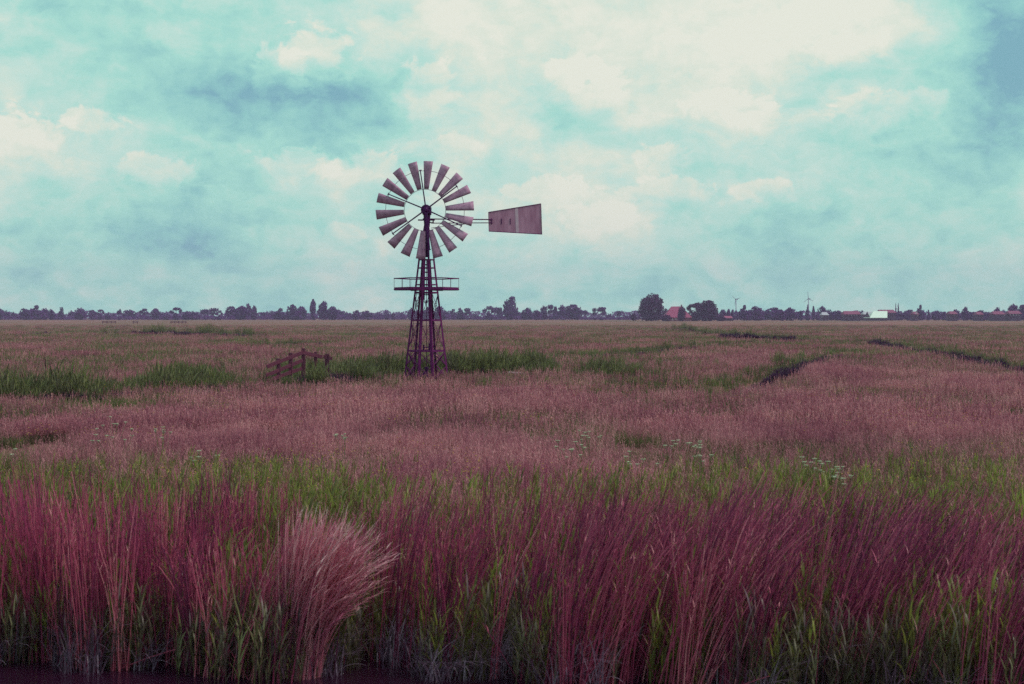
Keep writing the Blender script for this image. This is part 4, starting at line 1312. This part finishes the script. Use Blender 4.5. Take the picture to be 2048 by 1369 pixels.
# ---------------------------------------------------------------- haze
hz = MB().box((0, 990, 33), (4600, 2200, 76)).build('haze', None)
m, nt, N, L = new_mat('thin_haze')
out = N.new('ShaderNodeOutputMaterial'); pv = N.new('ShaderNodeVolumePrincipled')
pv.inputs['Color'].default_value = (.84, .62, 1.0, 1); pv.inputs['Density'].default_value = 0.00021; pv.inputs['Anisotropy'].default_value = 0
L.new(pv.outputs[0], out.inputs['Volume']); hz.data.materials.append(m)
tag(hz, kind='stuff')

# ---------------------------------------------------------------- sky
SUN_EL, SUN_AZ = 52, 98       # degrees; azimuth to the right of the view direction
w = bpy.data.worlds.new('World'); scene.world = w; w.use_nodes = True
nt = w.node_tree; N, L = nt.nodes, nt.links; N.clear()


class E:
    """tiny expression wrapper round math nodes"""
    def __init__(s, sock): s.s = sock
    @staticmethod
    def op(o, *a, clamp=False):
        n = N.new('ShaderNodeMath'); n.operation = o; n.use_clamp = clamp
        for i, v_ in enumerate(a):
            if isinstance(v_, E): L.new(v_.s, n.inputs[i])
            else: n.inputs[i].default_value = v_
        return E(n.outputs[0])
    def __add__(s, o): return E.op('ADD', s, o)
    __radd__ = __add__
    def __sub__(s, o): return E.op('SUBTRACT', s, o)
    def __rsub__(s, o): return E.op('SUBTRACT', o, s)
    def __mul__(s, o): return E.op('MULTIPLY', s, o)
    __rmul__ = __mul__
    def __truediv__(s, o): return E.op('DIVIDE', s, o)
    def clamp(s): return E.op('ADD', s, 0.0, clamp=True)


tc = N.new('ShaderNodeTexCoord'); sp = N.new('ShaderNodeSeparateXYZ'); L.new(tc.outputs['Generated'], sp.inputs[0])
dx, dy, dz = (E(sp.outputs[i]) for i in range(3))
AX = E.op('ARCTAN2', dx, dy) * 2.844      # thousand photo pixels per unit
AY = E.op('ARCSINE', dz) * 2.844


def vec(a, b, c=0.0):
    n = N.new('ShaderNodeCombineXYZ')
    for i, v_ in enumerate((a, b, c)):
        if isinstance(v_, E): L.new(v_.s, n.inputs[i])
        else: n.inputs[i].default_value = v_
    return n.outputs[0]


def noise(v_, scale, detail=5, rough=.55, dist=0.0):
    n = N.new('ShaderNodeTexNoise'); n.inputs['Scale'].default_value = scale; n.inputs['Detail'].default_value = detail
    n.inputs['Roughness'].default_value = rough; n.inputs['Distortion'].default_value = dist
    L.new(v_, n.inputs['Vector']); return n


nw = noise(vec(AX, AY * 1.5, 3.1), 5.5, 7, .6)
sc_ = N.new('ShaderNodeSeparateColor'); L.new(nw.outputs['Color'], sc_.inputs[0])
WX = AX + (E(sc_.outputs[0]) - .5) * .22
WYy = AY + (E(sc_.outputs[1]) - .5) * .13
base = E(noise(vec(AX, AY * 1.5, 1.0), 3.2, 6, .55, .0).outputs['Fac'])
fine = E(noise(vec(AX, AY * 1.3, 7.0), 13.0, 7, .62, .4).outputs['Fac'])

bil = E(noise(vec(WX, WYy * 1.6, 11.0), 7.0, 5, .6).outputs['Fac'])
bil = E.op('ABSOLUTE', bil * 2.0 - 1.0)
far_ = E(noise(vec(WX * 1.0, WYy * 3.2, 15.0), 9.0, 6, .6).outputs['Fac'])
lowband = (1.25 - AY * 2.6).clamp()
lay = E(noise(vec(WX + .37, WYy * 1.7, 21.0), 5.2, 9, .56).outputs['Fac'])
lay = ((lay - .5) * 8.0 + .5).clamp()
B = .435 + lay * .13 + (base - .5) * .95 + (fine - .5) * .62 + (bil - .17) * -.34 + (far_ - .5) * .38 * lowband
soft = [  # px, py, rx, ry, amount: broad lighter and darker areas
    (1240, 0, 560, 230, .36), (1000, 100, 200, 120, .22), (1640, 60, 260, 120, .24), (450, 220, 230, 85, -.36), (690, 195, 120, 70, -.34),
    (330, 60, 130, 60, -.16), (640, 20, 140, 40, -.10), (1130, 238, 75, 38, -.40), (1680, 160, 110, 32, -.26), (2010, 150, 150, 130, -.72),
    (1930, 30, 80, 60, -.25), (700, 110, 130, 55, .25), (90, 120, 160, 100, .10), (450, 430, 110, 110, -.20), (850, 335, 130, 18, -.14), (1350, 230, 150, 60, .16),
    (1900, 330, 200, 70, -.14), (1700, 470, 300, 60, -.12), (1120, 420, 160, 70, .24), (700, 350, 180, 30, .26), (60, 330, 150, 60, .20), (1480, 395, 120, 34, .18),
    (1350, 290, 480, 120, .12), (620, 470, 110, 22, .12), (250, 480, 160, 40, -.08), (1230, 330, 110, 50, .20)]
for (px, py, rx, ry, am) in soft:
    u_ = (WX - (px - 1024) / 1000) * (1000 / rx); v_ = (WYy - (HZ - py) / 1000) * (1000 / ry)
    B = B + E.op('EXPONENT', (u_ * u_ + v_ * v_) * -1.0) * am
puffs = [  # cumulus heads: crisp lumpy top edge, fading away below
    (205, 262, 60, 30, .26), (60, 290, 110, 44, .30), (320, 350, 95, 36, .22), (560, 160, 60, 60, .24), (640, 120, 80, 60, .26), (600, 330, 90, 36, .24),
    (740, 340, 110, 34, .24), (1140, 150, 60, 34, .24), (1210, 190, 70, 40, .20), (1450, 225, 110, 40, .20), (1325, 320, 60, 32, .22), (1520, 385, 66, 26, .26),
    (1340, 385, 100, 30, .18), (1110, 385, 110, 34, .22), (1190, 440, 90, 36, .16), (680, 470, 60, 22, .16), (850, 190, 70, 60, .18), (1790, 230, 120, 34, .16), (1560, 250, 100, 36, .16),
    (880, 300, 90, 30, .14), (1690, 120, 90, 30, .14)]
lump = (fine - .5) * 2.4 + (E(noise(vec(AX, AY, 4.0), 34.0, 4, .6).outputs['Fac']) - .5) * .5
for (px, py, rx, ry, am) in puffs:
    u_ = (AX - (px - 1024) / 1000) * (1000 / rx); v_ = (AY - (HZ - py) / 1000) * (1000 / ry)
    r2 = E.op('SQRT', u_ * u_ + v_ * v_)
    q = ((1.0 - r2 + lump) * 4.2).clamp()
    B = B + q * ((v_ * .45 + .62).clamp() * (fine * .9 + .45) * (am * 1.15))
rp = ramp(N, [(0, (.21, .45, .53)), (.22, (.295, .62, .60)), (.45, (.405, .76, .665)), (.66, (.57, .80, .71)), (.85, (.75, .83, .71)), (1, (.85, .87, .75))])
L.new(B.clamp().s, rp.inputs[0])
sky = N.new('ShaderNodeTexSky'); sky.sky_type = 'NISHITA'; sky.sun_disc = False
sky.sun_elevation = R(SUN_EL); sky.sun_rotation = R(SUN_AZ); sky.altitude = 0; sky.air_density = 1; sky.dust_density = 2


def vmath(o, a, b=None, s=None):
    n = N.new('ShaderNodeVectorMath'); n.operation = o; L.new(a, n.inputs[0])
    if b is not None: L.new(b, n.inputs[1])
    if s is not None: n.inputs['Scale'].default_value = s
    return n.outputs[0]


mixed = vmath('ADD', vmath('SCALE', rp.outputs[0], s=9.4), vmath('SCALE', sky.outputs[0], s=.05))
bg = N.new('ShaderNodeBackground'); bg.inputs['Strength'].default_value = .1
L.new(mixed, bg.inputs[0]); wo = N.new('ShaderNodeOutputWorld'); L.new(bg.outputs[0], wo.inputs[0])
w.cycles.sampling_method = 'MANUAL'; w.cycles.sample_map_resolution = 512

sl = bpy.data.lights.new('sun', 'SUN'); sl.energy = 2.0; sl.angle = R(12); sl.color = (1, .93, .84)
so = bpy.data.objects.new('sun', sl); COL.objects.link(so)
sdir = Vector((math.sin(R(SUN_AZ)) * math.cos(R(SUN_EL)), math.cos(R(SUN_AZ)) * math.cos(R(SUN_EL)), math.sin(R(SUN_EL))))
so.rotation_euler = sdir.to_track_quat('Z', 'Y').to_euler()

# ---------------------------------------------------------------- camera and output
cam = bpy.data.cameras.new('camera'); co = bpy.data.objects.new('camera', cam); COL.objects.link(co)
cam.sensor_width = 36; cam.lens = F / 2048 * 36; cam.shift_y = -(684.5 - HZ) / 2048
cam.dof.use_dof = True; cam.dof.focus_distance = 62; cam.dof.aperture_fstop = 2.8
cam.clip_end = 8000; cam.clip_start = .1
co.location = (0, 0, EYE); co.rotation_euler = (R(90), 0, 0)
scene.camera = co
scene.view_settings.view_transform = 'Standard'; scene.view_settings.look = 'None'; scene.view_settings.exposure = 0; scene.view_settings.gamma = 1
scene.render.engine = 'CYCLES'
c = scene.cycles
c.max_bounces = 6; c.diffuse_bounces = 4; c.glossy_bounces = 2; c.transmission_bounces = 3; c.transparent_max_bounces = 4; c.volume_bounces = 0
c.use_denoising = False
